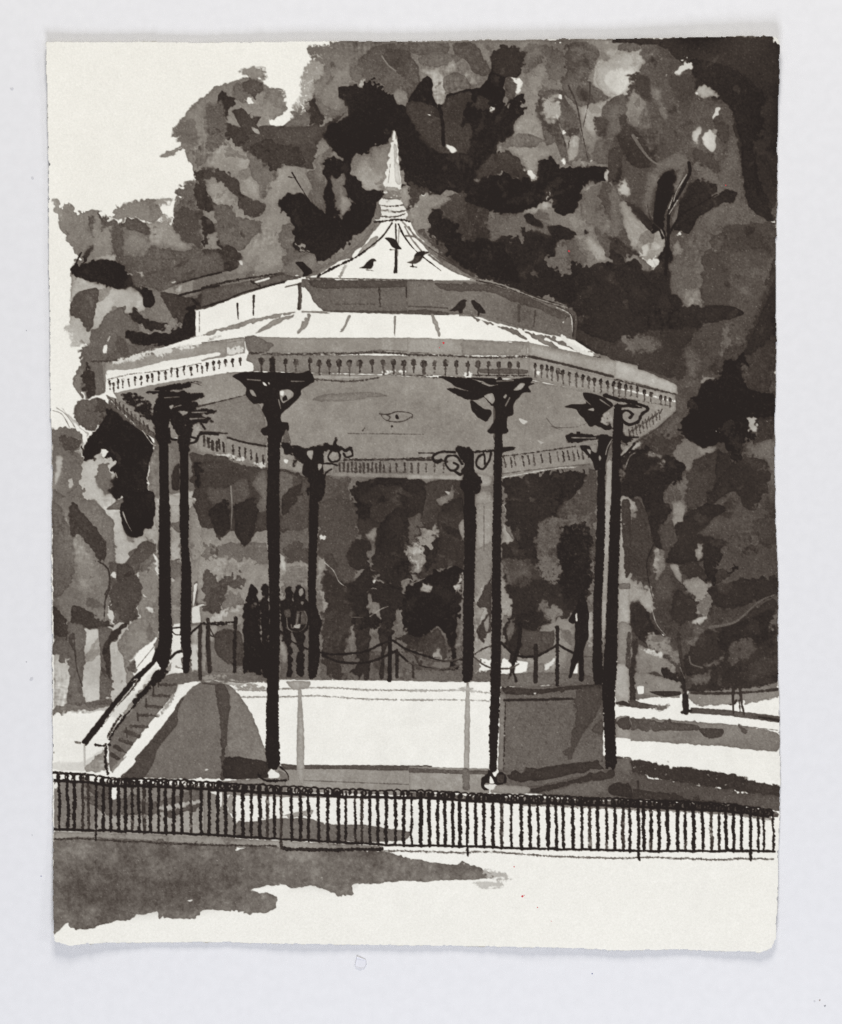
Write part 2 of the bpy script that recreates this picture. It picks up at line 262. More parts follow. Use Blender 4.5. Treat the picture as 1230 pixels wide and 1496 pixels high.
TREES='''
@cw
Z 0 0 1
d118 485,63 560,60 760,59 900,57 1120,54 1135,60 1138,300 1135,700 1134,1006 1000,1012 905,1006 880,660 985,600 985,570 900,570 800,520 680,470 585,370 555,340 450,430 455,165 452,130 462,110 475,85
@lt
d120 300,140 312,130 335,121 372,112 400,135 418,160 395,178 412,186 430,175 447,165 475,170 480,400 440,400 290,450 288,495 150,540 125,545 116,520 130,495 104,460 104,400 112,375 105,350 90,325 80,300 78,290 100,298 122,310 150,310 172,328 200,335 218,325 250,330 252,315 258,280 262,270 285,262 284,248 275,225 268,215 272,205 250,196 262,178 275,160
@bg
f112 225,640 905,640 905,1000 300,1000 225,960
Z 0 0
@lt
d126 940,720 1000,640 1100,545 1197,480 1197,920 1070,930 1060,820 1000,780
d126 865,862 920,825 1000,800 1030,810 1000,835 900,860
p122 1020,840 1060,840 1075,920 1040,900
d104 1060,830 1150,740 1197,760 1197,830 1120,870 1080,910
d98 940,720 1000,700 1060,740 1050,800 1000,760
p130 285,1085 330,1105 390,1120 440,1155 500,1150 560,1160 600,1200 620,1400 560,1496 450,1496 430,1400 380,1340 330,1240 290,1140
d124 620,1130 700,1105 850,1085 870,1130 890,1160 850,1220 720,1200 640,1200 615,1180
D150 840,1085 940,1085 940,1110 870,1130
D150 880,1160 940,1190 930,1230 860,1220
p138 820,1220 930,1225 950,1270 1020,1330 1000,1375 930,1350 850,1340 820,1290
p92 840,1340 930,1360 1010,1375 1100,1340 1197,1360 1220,1496 690,1496 760,1440 800,1390
p104 660,1220 740,1195 800,1225 830,1280 800,1380 760,1450 690,1496 610,1420 620,1330 600,1230 545,1170 560,1155 620,1195
p86 540,1165 570,1160 610,1195 680,1260 670,1400 640,1420 610,1330 600,1270
p76 650,1225 740,1195 800,1225 825,1275 770,1280 700,1250
p118 690,1290 760,1280 810,1330 800,1390 720,1400 670,1360
d92 480,1200 500,1175 520,1200 540,1250 600,1310 620,1300 590,1330 510,1310 490,1260
d170 480,1420 560,1400 640,1390 620,1430 560,1415
w232 640,1210 600,1195 570,1160 600,1185
w228 825,1300 850,1310 
p98 970,1030 1030,1000 1075,1000 1060,1100 1075,1150 1000,1200 960,1150 985,1100
p78 945,1180 1000,1140 1060,1150 1100,1145 1160,1180 1180,1250 1160,1330 1080,1350 1010,1320 950,1260 940,1220
p60 1070,930 1130,920 1220,930 1220,1160 1100,1145 1060,1100 1065,1000 1060,960
p142 1140,1040 1170,1000 1220,1020 1220,1110 1150,1080
p150 1095,1145 1160,1150 1170,1200 1130,1190
p138 1150,1290 1200,1270 1210,1370 1140,1350
l40w9 445,1380 420,1430 395,1496
p46 430,1440 500,1340 513,1350 480,1410 440,1445
Z 300 0
p128 0,530 150,450 220,455 330,500 440,600 360,680 450,690 560,640 700,640 700,900 620,1100 600,1400 0,1496 0,900
d104 150,470 200,455 260,435 310,450 315,490 280,520 220,545 200,560 160,545 145,500
d80 205,450 260,435 318,455 310,500 270,530 215,510
d112 310,520 360,490 420,510 430,560 450,600 400,600 350,560
d128 270,560 380,560 440,610 400,640 330,640 280,600
D128 170,385 250,372 335,375 325,400 340,440 250,430 200,405
w232 215,545 265,540 262,558 225,558
d238 345,670 380,655 430,650 465,620 445,660 420,685 380,690
p70 30,670 100,665 200,700 290,720 300,690 350,690 430,690 500,660 560,690 650,680 700,640 740,630 770,610 640,760 590,840 580,920 520,915 450,900 350,920 240,830 180,790 90,760 40,710
p60 245,815 330,760 420,790 500,800 545,860 520,910 430,900 350,918
p78 430,690 540,700 650,690 600,780 520,800 430,790 380,740
p58 30,670 100,665 200,700 240,760 180,790 90,760 40,710
p58 555,620 560,560 590,515 625,540 650,620 650,680 600,680 560,680
p106 430,690 500,640 560,610 560,690
p52 65,530 85,505 130,520 170,560 130,600 125,660 85,625 60,580
p62 150,600 190,590 250,630 285,670 290,720 240,740 200,710 165,650
p138 115,640 140,630 190,695 150,680
p165 250,695 290,710 298,735 270,725
p140 0,870 60,800 130,780 230,840 250,960 290,1020 310,1100 240,1060 190,980 120,960 50,920 0,930
p102 240,830 350,920 420,910 350,1030 310,1100 290,1010 250,960 230,880
p68 -10,925 60,920 140,960 190,1000 200,1060 320,1110 325,1160 270,1190 210,1160 170,1080 100,1030 50,970 -10,1000
p145 15,1020 40,990 100,1020 150,1080 200,1190 310,1200 170,1200 160,1110 80,1100 40,1080
p54 -10,1040 50,1090 60,1150 -10,1150
p92 60,1110 150,1120 180,1190 310,1200 320,1240 260,1300 200,1370 100,1350 60,1290 50,1200
p52 -10,1180 40,1210 60,1280 100,1350 60,1370 20,1330 -10,1340
p142 30,1280 60,1270 90,1350 60,1370 25,1330
p66 -20,1360 90,1370 190,1440 150,1480 -20,1496
p58 60,1370 130,1340 180,1370 215,1415 180,1425 100,1400
w225 185,1425 200,1425 205,1450 190,1445
p134 330,1200 400,920 480,905 560,960 590,1030 540,1100 480,1200 440,1370 420,1440 300,1496 200,1430 260,1320 320,1240
p100 545,940 640,930 660,1170 600,1130 560,1070 590,1030
p118 590,850 650,840 650,1000 610,980
@cw
p98 410,1260 440,1230 490,1210 495,1290 480,1350 550,1370 605,1360 570,1440 500,1496 420,1450 440,1370 405,1310
p114 700,240 800,232 1197,232 1220,430 1160,470 1140,540 1050,560 1010,510 940,450 870,430 850,480 740,470 770,600 700,640 640,600 590,520 600,460 640,370 690,300
D150 600,285 700,290 640,400 590,500 560,590 500,610 470,600 520,520 520,420 560,350
p104 590,520 640,560 700,600 770,590 720,640 650,640
p92 840,330 900,270 1000,240 1230,240 1230,380 1180,400 1170,470 1110,540 1010,510 960,470 890,430 850,400
p80 970,300 1060,270 1220,290 1220,360 1120,400 1090,440 1040,390
l140w7 965,310 1000,360 1040,390
p132 1010,515 1060,480 1110,520 1110,550 1040,565
p98 800,380 860,330 870,430 850,470 800,440
p128 840,860 880,850 1000,780 990,1000 960,1040 870,1040 850,990 810,980
p144 820,920 870,860 910,920 980,970 960,1040 870,1040 850,990 810,970
p38 730,480 800,470 860,480 875,430 960,470 1020,520 1050,570 1100,590 1220,790 1220,1010 1100,1040 1080,1000 1050,760 1030,710 1000,780 860,840 810,840 800,860 740,870 700,830 650,760 655,710 700,670 770,640 775,580 730,530
p38 655,860 740,870 800,830 800,960 850,990 870,1040 960,1040 980,1080 940,1110 910,1210 860,1270 640,1440 570,1450 600,1370 550,1370 480,1350 490,1240 420,1140 410,1100 450,1050 520,1050 560,1080 660,1170 645,1000
w150 860,480 850,455 870,425 878,440
p112 685,955 720,975 755,950 770,1050 800,1110 735,1190 700,1080
p150 740,1040 800,1115 745,1175
p140 665,830 690,820 745,870 720,870
l40w9t 475,945 500,990 560,1085
l40w5t 455,968 495,975
p150 515,1330 540,1325 550,1360 520,1355
p62 1110,570 1230,500 1230,780 1160,700
Z 600 0
p60 1110,570 1200,500
f120 0,235 1197,218 1197,1496 400,1496 0,1240
p92 0,240 200,240 200,300 60,310 0,290
p88 230,240 330,240 390,300 430,370 440,400 400,420 340,400 300,330 240,300
p104 30,320 140,290 290,310 240,350 150,370 60,360
p88 -20,310 40,360 50,480 20,540 -20,540
p155 40,385 110,385 170,410 200,520 150,590 120,540 110,430
p150 185,400 230,330 255,390
p102 175,430 250,395 320,440 330,490 260,490 190,520
p150 290,400 330,400 370,470 330,470
p140 570,670 620,610 640,560 700,650 720,720 700,800 770,830 700,890 640,960 590,850 520,810 480,790 560,740
d140 610,600 630,480 710,330 730,400 700,500 640,560
p100 600,275 680,245 800,270 840,340 800,370 730,300 700,360 620,420
p104 730,280 800,330 840,380 830,440 780,440 740,390
p90 640,560 720,500 830,490 850,520 740,560 830,730 860,860 840,900 790,780 740,800 700,650
p106 550,740 640,730 740,770 700,780 690,810 560,800 480,800
d92 740,540 830,520 900,640 930,740 840,740 800,640
d190 770,600 800,540 820,570 800,660 750,640
p84 850,240 960,240 1030,300 980,380 960,440 830,480 820,420 845,330
p92 820,450 980,440 1000,470 1130,515 1040,560 970,590 920,590 840,520
p150 920,590 1040,560 1130,520 1197,500 1120,600 1020,720 1000,760 960,700
d164 1000,390 1040,310 1110,350 1220,370 1220,500 1130,560 1000,460
d150 1060,280 1197,260 1197,350 1100,330
p84 1020,700 1070,650 1120,570 1220,480 1220,640 1120,660 1060,730
p96 870,750 930,740 960,820 980,880 850,890
p150 880,740 920,760 900,860 860,880
d92 1020,770 1100,760 1140,830 1150,900 1000,880
p76 1120,720 1220,690 1220,860 1160,860
l66w9t 860,470 905,570 935,720 970,885
l66w8t 978,450 975,540 940,700
w225 832,710 850,725 830,738
w225 800,520 822,520 825,545 808,540
w225 830,740 
w225 980,865 995,868 988,880
p38 -10,560 0,530 50,450 90,415 120,440 120,520 150,580 190,560 200,520 310,490 380,480 420,430 440,400 440,320 480,270 560,255 600,280 610,330 600,400 575,430 520,430 510,600 540,540 600,530 615,520 620,610 570,660 560,740 480,780 450,860 400,900 320,850 -20,1000
p56 445,310 480,270 560,258 600,285 605,330 595,400 560,430 450,400
p84 515,430 575,430 590,500 570,540 520,540
d225 540,425 600,435 605,490 585,520 578,460
p64 -20,560 60,560 160,600 190,540 320,500 340,560 300,640 330,760 300,830 200,840 110,820 50,740 -20,620
l38w20 155,580 175,680 178,790
w230 90,628 112,626 105,634
w225 190,785 255,822 230,838 200,815
w235 143,575 155,585 148,592
p66 340,560 380,520 430,560 430,600 345,600
w215 425,595 448,600 440,620
p38 -20,780 200,840 320,830 450,860 400,960 340,980 310,1060 200,1040 150,1070 40,1030 -20,1010
p62 -20,1000 60,1020 150,1070 30,1080 40,1110 0,1140 -20,1130
p64 350,940 420,870 520,820 590,860 630,970 640,990 500,940 440,980 370,980
p38 300,1060 340,980 440,980 500,940 600,980 690,990 690,920 770,850 820,920 980,905 1090,910 1100,930 1060,990 940,1010 940,1090 900,1150 840,1180 790,1150 770,1090 740,1100 600,1165 520,1165 360,1160 320,1120 270,1060
l38w26 510,1160 480,1210 465,1255
w165 736,1060 750,1060 752,1078 738,1075
p155 625,1160 700,1120 760,1095 768,1130
w232 818,925 850,895 830,860 822,880 845,905
d225 625,935 655,930 690,975 650,985
p190 1060,930 1105,930 1085,985 1062,990
p160 940,1015 1020,1010 1010,1040 960,1040
p108 960,1040 1030,1010 1050,1130 1080,1200 1000,1240 920,1180 940,1090
p84 1030,1010 1090,1000 1140,1100 1090,1210 1050,1150
p72 1100,850 1160,870 1150,1000 1120,1090 1110,1000
d175 1130,1060 1165,960 1210,1010 1190,1090
p154 1150,1130 1210,1160 1210,1240 1150,1200
p150 860,1180 920,1200 900,1260 870,1210
p150 1060,1230 1075,1215 1095,1255
p72 160,1140 200,1070 290,1050 310,1110 440,1160 400,1280 350,1340 260,1280
p104 400,1280 420,1200 520,1160 660,1170 740,1220 830,1260 640,1330 480,1320
p42 90,1180 150,1140 200,1200 270,1290 360,1380 480,1350 600,1320 810,1310 780,1400 720,1420 760,1470 800,1530 400,1530 230,1420 110,1280
p64 300,1110 350,1120 430,1290 370,1350 320,1200
p44 610,1175 660,1170 720,1220 720,1250 650,1230
p44 745,1240 820,1230 905,1280 860,1310 770,1290
p48 600,1250 700,1270 830,1310 700,1340 620,1310
p44 945,1260 975,1270 950,1285
p130 -10,1150 60,1060 190,1070 205,1095 120,1150 90,1190 90,1260 40,1260 -10,1220
w225 48,1065 72,1065 60,1078
p76 40,1260 110,1280 230,1420 350,1500 300,1500 180,1400 80,1310
p118 730,1420 790,1410 800,1330 900,1310 960,1370 1020,1400 890,1470 860,1496 800,1496
p98 800,1330 880,1310 940,1370 960,1430 880,1450 860,1360
p152 890,1290 960,1290 1040,1350 1060,1410 1030,1430 980,1370 920,1320
p86 980,1230 1090,1280 1210,1370 1210,1400 1060,1400 1040,1330
p40 1010,1440 1100,1430 1150,1460 1210,1440 1210,1500 870,1500 900,1475 1000,1470
Z 900 0
@rt
Z 900 740
f76 20,-20 870,-20 885,440 885,950 700,1000 400,1010 340,1000 120,1000 20,1080
Z 900 370
f80 -20,-20 880,-20 875,100 872,600 868,1500 -20,1500 -20,600
Z 900 0
d84 20,235 200,220 840,203 890,230 885,900 880,1500 700,1440 500,1500 350,1470 60,1500 -20,1300 30,1000 -25,700 10,420
@cw
p150 -10,300 70,280 120,270 140,340 120,430 60,490 -10,545
p182 -10,400 60,370 110,400 100,440 60,490 -10,530
@rt
p46 -20,218 60,210 250,225 220,250 60,240 -20,238
p56 220,250 300,290 340,330 420,390 430,490 540,540 620,580 640,700 680,900 700,1060 750,1190 860,1220 876,1000 886,600 892,260 850,203 600,208 200,222
p46 400,330 600,360 800,500 800,700 760,900 860,1200 760,1190 710,1080 690,950 680,780 630,600 540,530 440,490
d66 750,820 800,700 800,560 882,540 882,920 840,880
w230 850,207 889,212 888,250 870,245
w200 355,320 380,318 370,332
d210 322,410 345,370 385,340 412,380 360,395 345,420
d165 430,510 470,470 520,490 560,530 500,530 440,535
w215 428,508 455,515 440,532
p88 440,540 560,545 630,600 640,700 600,820 560,920 460,900 410,780 420,600
p72 530,660 620,690 600,790 550,740
p95 640,700 690,950 720,1130 860,1235 870,1500 300,1500 400,1280 450,1190 600,1090 520,1060 600,830
p205 535,600 570,588 560,620 520,665 530,630
p185 420,720 460,692 465,730 440,785 420,780
p190 470,750 510,715 545,740 540,820 520,835 475,790
p150 510,710 550,700 545,740
p118 40,600 100,480 150,440 170,560 190,700 130,700 70,680
p116 170,480 230,500 275,600 270,665 220,580
l118w16t 90,740 150,830 210,890 290,905
p108 170,950 230,890 330,830 370,850 400,890 340,930 250,940 200,1080 180,1200 150,1150
p72 420,820 500,830 560,900 550,970 440,920
p60 -20,700 60,720 170,850 200,900 140,920 80,900 30,820
p52 -20,860 35,880 25,980 -20,980
p195 20,1045 45,975 75,1030 65,1080
p160 20,1110 60,1100 120,1190 180,1240 250,1255 265,1320 240,1390 170,1410 110,1380 60,1290 30,1180
p62 -20,1290 60,1340 130,1400 80,1420 -20,1400
p128 50,1400 110,1400 180,1440 150,1500 90,1500
p38 -20,1440 60,1440 100,1500 -20,1500
p56 40,1100 120,1130 200,1220 190,1270 130,1200
p46 405,990 480,980 550,1010 530,1080 600,1040 660,1050 640,1110 570,1120 450,1190 400,1280 340,1260 310,1250 330,1180 360,1080
@rt.trunk
p38 240,960 320,930 310,1060 260,1190 270,1290 310,1400 300,1500 220,1500 235,1430 270,1330 250,1250 190,1280 215,1100
l36w18 398,890 400,950 350,1050 290,1170 285,1300 270,1500
l190w3 385,955 330,1045 315,1100
l200w3 335,1095 290,1170
l200w2 310,1080 288,1140
l38w14t 255,1300 215,1190 225,1060 250,960
l40w12t 285,1290 350,1180 450,1120 560,1060 650,1050
l60w7t 240,1250 190,1200 170,1120
l56w6t 290,1160 320,1060 370,960
@rt
p118 310,1000 350,930 390,905 360,980 315,1060
p128 305,1200 350,1090 345,1130 320,1230
d215 150,1415 230,1405 232,1470 200,1475 190,1445
d132 310,1330 350,1320 362,1370 320,1400
d215 320,1285 360,1262 350,1285
p78 500,1300 600,1250 760,1220 870,1235 870,1500 600,1500
w225 845,1213 865,1207 868,1218
@cw
p88 -60,560 40,520 60,640 0,740 -90,700
d160 -80,330 60,300 130,330 120,430 40,510 -60,520 -110,440
p186 -60,400 100,370 100,430 20,520 -60,480
p108 -40,1060 10,1010 30,1250 -20,1300
p72 -40,820 30,800 30,900 -40,1000
p96 -60,620 30,560 30,720 -70,760
Z 0 370
@lt
d172 405,120 480,150 540,165 640,205 720,190 790,260 790,320 700,330 620,290 560,400 500,430 490,490 440,500 390,430 380,300 390,200
D185 370,380 440,420 460,490 400,500 370,430
p82 385,270 420,220 480,195 535,190 540,240 515,350 510,400 480,425 450,400 400,350 385,310
p98 425,520 490,480 500,420 540,400 560,360 620,310 690,285 680,330 730,340 760,420 700,440 690,480 780,520 700,560 570,595 470,610 430,580
w232 568,505 588,500 582,545 562,545
w180 585,480 600,450 605,455 592,485
p104 395,650 430,615 460,600 530,590 575,590 580,650 575,760 500,790 450,795 405,720
p58 460,650 480,600 510,640 522,720 515,790 480,790 460,720
w235 455,745 466,745 468,800 460,800
p92 400,860 440,810 520,795 600,810 630,840 600,900 540,930 510,970 450,950 410,920
p72 520,800 600,810 620,850 560,880 500,870
p92 630,20 900,30 1197,10 1220,100 1000,160 870,210 740,160
p120 690,100 760,170 870,210 940,300 940,380 860,400 800,340 790,260
w222 678,102 700,102 718,130 700,122
w190 735,97 770,95 798,118 770,110
w210 928,158 965,153 955,162
w170 955,205 1000,170 985,218
p40 410,60 480,45 560,30 640,50 690,90 720,140 760,180 830,215 850,270 820,300 785,290 780,240 720,180 700,195 650,200 600,190 540,160 490,150 430,135 405,100 388,100 395,70
p48 715,340 740,300 800,360 920,385 880,420 820,420 740,380
l120w4 745,310 800,350 900,378
p66 880,210 940,220 1060,240 1197,170 1230,290 1080,310 1000,390 930,320 890,260
p96 700,500 1060,480 900,520 760,550 600,592 570,590
p40 685,460 700,420 800,440 900,430 1000,390 1020,290 1060,290 1085,360 1070,440 1000,490 850,510 740,500
l44w12 980,230 1080,205 1197,180
l44w9 1000,160 1100,130 1210,105
l44w14 1050,250 1100,290 1197,265
Z 0 740
@lo
f188 292,0 870,0 870,700 700,850 740,1000 600,1110 420,1130 296,1130
f118 292,0 520,0 600,80 620,200 640,340 600,380 600,650 470,670 370,640 292,540
Z 0 370
@lo
p190 285,900 340,850 440,950 480,990 450,1060 440,1130 560,1100 650,1130 610,1300 640,1350 760,1390 760,1410 870,1340 1060,1300 1060,1500 285,1500
w238 285,830 340,850 400,930 440,955 480,1000 455,1050 400,960 285,950
l140w5 290,860 340,880 380,950
l150w5 310,845 360,880 410,950
p176 860,1340 1060,1340 1060,1500 850,1500
p144 940,1420 1050,1390 1100,1460 1100,1500 930,1500
p118 820,1090 870,1060 960,1060 970,1130 930,1250 870,1330 820,1290
p118 290,1050 340,1060 440,1100 450,1170 430,1260 470,1280 440,1330 520,1350 500,1400 570,1400 600,1500 290,1500 285,1300
p112 283,960 360,955 440,980 445,1040 400,1090 330,1060 285,1040
p84 330,990 400,1000 440,1040 400,1085 340,1060
p195 310,1120 345,1110 330,1200 305,1260
w195 370,1240 390,1230 395,1270 375,1270
p98 290,1290 330,1310 420,1360 490,1480 380,1500 290,1500
p66 380,1350 440,1420 500,1500 370,1500
p112 580,1400 640,1350 680,1340 690,1400 620,1400
p110 530,1150 570,1140 610,1190 620,1240 605,1320 560,1310 520,1240
@lt
p38 590,860 640,850 730,930 790,960 840,1050 820,1130 810,1200 810,1290 840,1400 830,1500 680,1500 670,1420 760,1410 680,1380 670,1330 625,1350 610,1280 625,1200 610,1170 645,1130 590,1140 560,1090 500,1130 445,1130 450,1060 490,990 540,950 540,930
w230 555,1085 588,1078 592,1100 570,1112
l190w3 632,1200 640,1225
@bg
p66 1050,1100 1140,1130 1230,1120 1230,1500 1130,1470 1070,1380 1050,1250
p42 1060,1120 1120,1150 1150,1300 1120,1340 1070,1260
p56 940,1200 980,1150 980,1290 940,1290
Z 0 740
@lo
p38 655,15 680,-30 830,-90 852,10 835,60 820,90 838,115 800,130 770,165 700,165 672,110
l185w6t 672,30 690,80 720,135
d150 700,160 730,170 740,200 700,190
w165 296,560 340,540 330,600
p118 300,-30 520,-40 600,80 620,200 640,340 600,380 600,650 470,670 370,640 300,540
p118 560,60 620,70 625,220 640,340 600,380 560,300
p132 400,150 480,250 560,400 550,440 430,430
p100 292,0 330,0 400,200 400,380 350,470 292,480
p64 385,-20 440,20 490,80 580,200 560,300 520,280 470,200 410,150 375,150
l62w10 540,300 590,340 600,420 575,480
l62w12t 600,440 575,520 570,620
p132 760,330 850,240 870,280 870,660 780,780 690,840 640,760 700,650 760,600
p110 700,260 760,220 860,200 840,330 760,350
p90 600,300 680,310 750,220 800,180 850,200 840,250 760,330 740,400 780,470 760,540 750,620 640,640 600,640 600,420
p76 640,320 700,310 750,380 780,450 740,560 750,620 680,640 610,560 620,430
d228 845,250 865,280 862,380 850,360
w215 600,370 630,368 610,400
w200 805,550 840,560 835,590 815,565
w200 780,485 795,480 800,500
d200 595,540 605,520 620,640 600,630
p96 620,590 600,560 640,560
p68 292,540 350,600 380,650 450,560 540,620 620,660 560,665 470,665 400,670 350,750 300,720
p64 390,550 440,545 540,610 620,655 480,665 390,660
p102 300,700 370,740 370,840 300,820
p104 375,640 465,665 460,860 450,980 465,1070 370,1085 380,900 370,800
l72w8 405,700 418,870 450,980
p76 380,700 405,690 410,760 380,760
p100 540,660 600,670 650,720 600,760 610,900 610,1040 545,1060 550,860
p66 560,780 600,720 602,940 580,900
p58 685,635 660,700 595,760 600,700
p132 640,740 700,830 750,840 735,900 745,1060 710,1060 690,960 680,860
p104 700,860 740,840 740,900 700,900
p112 300,1095 440,1075 610,1045 610,1090 440,1120 300,1130
p96 420,1075 600,1055 600,1080 440,1095
@gr
f236 298,1135 440,1155 560,1140 650,1090 860,860 880,900 600,1260 590,1440 300,1440
D215 600,1100 740,1010 860,870 800,1020 640,1180 
p212 298,1395 460,1395 560,1330 590,1440 300,1440
p150 460,1440 500,1390 570,1320 590,1440
p206 455,1300 468,1300 468,1400 458,1400
@bg
f178 930,-10 985,-10 990,900 940,900
p118 930,100 985,80 985,150
p104 930,300 985,290 990,410 940,390
d130 930,430 990,380 990,540 940,540
p150 935,560 985,560 985,650 940,650
f228 940,640 990,640 990,880 930,880
p140 1040,0 1180,-10 1230,150 1230,260 1150,300 1050,340
p128 1040,300 1200,260 1200,500 1050,500
p60 1050,-30 1200,-30 1230,160 1150,100 1100,80
p72 1090,260 1150,220 1230,200 1230,290 1130,330 1100,300
p82 1060,430 1140,350 1230,370 1230,570 1110,570 1060,520
p66 1120,420 1197,430 1197,520 1140,540
w215 1055,560 1060,430 1080,420 1070,480
f215 1050,550 1100,535 1150,580 1100,630 1050,640
f172 1045,650 1090,650 1090,900 1045,900
f205 1045,760 1080,760 1080,890 1045,890
p110 1110,620 1150,600 1197,620 1197,680
f150 1100,650 1230,650 1230,900 1110,900
p80 1150,750 1197,680 1230,700 1230,820 1180,820
Z 300 740
p134 -20,90 340,90 340,640 -20,640
p64 -30,-120 120,-180 340,-150 340,60 270,150 240,190 220,210 170,160 150,100 130,140 100,165 60,160 30,100 -30,90
p48 240,-100 300,-60 290,40 250,150 230,100
p100 280,-20 340,-60 340,80 280,80
l145w7t 140,-110 146,0 140,130
p104 -10,220 60,210 150,190 220,200 335,200 340,310 250,290 150,300 60,260 -10,300
p84 20,240 80,220 70,270 30,270
p150 60,260 150,290 250,300 330,320 200,330 50,310
p78 -10,370 30,345 70,400 130,350 150,360 150,420 80,480 30,560 -20,570
p84 130,440 160,390 200,360 215,400 190,440
p112 100,490 170,480 210,530 140,560 100,600
p72 40,440 100,430 110,480 60,580 10,560
p175 20,600 100,540 130,560 90,620 0,640
p170 150,560 205,540 200,580 150,590
f104 0,650 340,640 340,930 0,900
f150 0,650 70,650 60,690 40,740 0,720
f128 190,600 340,600 340,700 190,700
p66 60,690 150,670 200,700 210,860 140,865 80,830 50,770
p94 410,0 570,0 570,320 510,325 450,310 410,250
p76 440,220 500,190 560,240 560,310 480,330 445,290
p146 405,250 450,310 560,320 560,560 405,560
p185 408,250 440,310 438,360 408,330
p110 430,420 480,360 530,370 560,420 560,560 420,560
f100 410,560 570,560 570,940 410,940
p140 410,700 440,780 440,850 410,840
w180 410,840 420,880 415,860
Z 300 370
p66 -20,1160 60,1130 330,1170 420,1180 540,1210 570,1240 570,1500 -20,1500
p88 20,1280 100,1290 180,1240 230,1230 230,1370 60,1380 10,1340
p100 250,1250 330,1180 335,1400 280,1400 300,1330
p100 405,1200 500,1220 480,1330 410,1440
p80 480,1230 560,1260 560,1500 400,1500 460,1370
p58 420,1330 500,1250 540,1240 470,1390 420,1430
p84 620,1230 700,1230 800,1250 790,1330 840,1500 620,1500
@ct
p46 790,1290 850,1235 1000,1222 1160,1235 1260,1290 1260,1500 880,1500 830,1420 820,1350
p68 920,1360 1070,1360 1000,1470 900,1440
p84 650,1210 790,1235 780,1290 660,1290
Z 300 740
@bg
p78 620,-20 830,-20 830,350 780,440 730,400 620,300
p70 640,260 700,270 720,330 680,350
@ct
p62 860,-20 1080,-20 1000,80 930,100 900,60
p46 820,-20 905,-20 890,110 850,100
@bg
d215 620,150 670,152 655,180 630,175
p150 615,290 650,300 640,400 700,540 670,560 620,440
d150 640,520 665,520 660,660 640,680
@ct
p62 830,60 950,90 930,180 850,180
p150 885,160 900,120 940,130 930,180 915,190
p104 890,180 935,200 910,320 870,260
p50 775,260 820,190 880,175 915,220 870,260 900,320 880,350 800,340
p46 950,110 1070,-20 1230,-20 1230,170 1100,250 1150,350 1100,420 1040,440 940,390 910,310 930,200
p72 1070,170 1100,165 1110,210 1100,250
D150 1100,240 1197,160 1230,140 1230,320 1140,330
p44 790,420 900,330 940,400 1050,430 1100,490 1080,550 1040,620 1010,720 960,740 940,640 910,560 890,450 880,640 820,640 790,660 720,640 640,430 660,360 720,400
p54 640,430 650,350 730,400 780,450 800,650 720,650 670,560
l190w3t 650,305 700,350 730,410 770,440
w210 920,410 930,390 938,400 925,420
w190 890,448 930,446 935,452
p120 900,540 950,530 960,600 950,680 920,720 900,700
p108 1050,560 1110,560 1080,640 1100,700 1030,740
p134 1100,440 1197,390 1230,380 1150,450 1100,460
p37 1090,490 1197,400 1230,400 1230,700 1100,690 1080,620
p56 1030,720 1100,700 1180,700 1197,760 1100,790
f98 620,790 1240,790 1240,950 620,955
p120 640,660 660,640 650,780 640,780
p60 660,600 800,620 780,700 740,930 660,940 640,750
p74 700,660 740,680 730,900 700,900
p118 780,670 820,660 815,780 780,790
p52 820,640 895,640 895,740 895,940 865,940 870,870 850,940 830,940
p54 955,700 1010,720 980,800 975,935 950,935 960,800
l60w12 1135,850 1135,930
l66w24t 1160,820 1180,940
l110w4t 800,605 860,605
l160w5t 900,600 960,560 1000,545
Z 600 740
f60 -10,-20 290,-20 290,340 160,330 100,390 30,390 -10,320
f56 505,-20 1020,-20 1010,600 500,600
Z 600 370
p66 80,1260 290,1240 290,1500 60,1500
p48 -20,1230 40,1250 85,1300 70,1400 40,1500 -20,1500
d130 130,1345 200,1320 230,1260 240,1320 180,1385
w190 185,1300 215,1305 205,1320
p54 160,1400 280,1330 290,1500 150,1500
p120 355,1260 440,1270 450,1310 360,1320
p160 370,1200 440,1230 430,1270 370,1270
p158 360,1320 450,1310 450,1500 350,1500
p46 505,1230 600,1215 800,1180 900,1180 955,1225 900,1330 810,1380 750,1530 520,1530 510,1300
p72 640,1350 690,1340 660,1410
p60 510,1350 620,1340 590,1500 520,1500
d80 955,1210 1015,1180 1015,1530 770,1530 830,1380 900,1340
Z 600 740
p90 -10,60 60,40 40,160 -10,190
p64 150,120 160,30 290,20 290,200 170,180
D150 -10,210 60,150 110,130 130,80 160,170 100,220 70,330 30,370 -10,320
p150 262,100 290,70 290,180 275,160
p50 80,240 120,190 160,170 140,300 90,350
p38 -20,440 60,400 170,340 290,350 280,500 285,560 260,640 250,830 240,920 215,940 205,740 150,650 50,710 -20,700
D160 225,460 260,400 290,350 285,480
D150 50,460 70,420 105,430 90,470
l140w3t 0,425 80,390
p72 50,710 150,660 190,740 200,830 100,820 0,790
w170 130,795 155,770 160,800 200,840 130,820
p122 255,640 285,620 285,800 250,790
f108 240,780 285,780 285,900 240,900
l60w22t 20,810 50,900 80,955
l60w8 10,860 14,935
@bg
f156 355,-20 445,-20 445,200 360,230
p130 355,240 445,200 445,380 370,510 350,400
l100w4 400,0 400,240
p150 345,540 440,400 440,900 345,900
p64 440,390 445,600 420,720 400,740 370,700 365,660 430,560 360,540 380,490 410,430
p150 400,640 430,590 420,680 405,670
p140 350,560 400,560 380,620 365,660
f232 345,832 445,842 440,912 400,905 345,890
p120 345,840 390,850 380,890 345,900
@ct
p154 495,-10 515,-10 520,80 555,180 500,232
p110 515,40 545,60 555,180 520,140
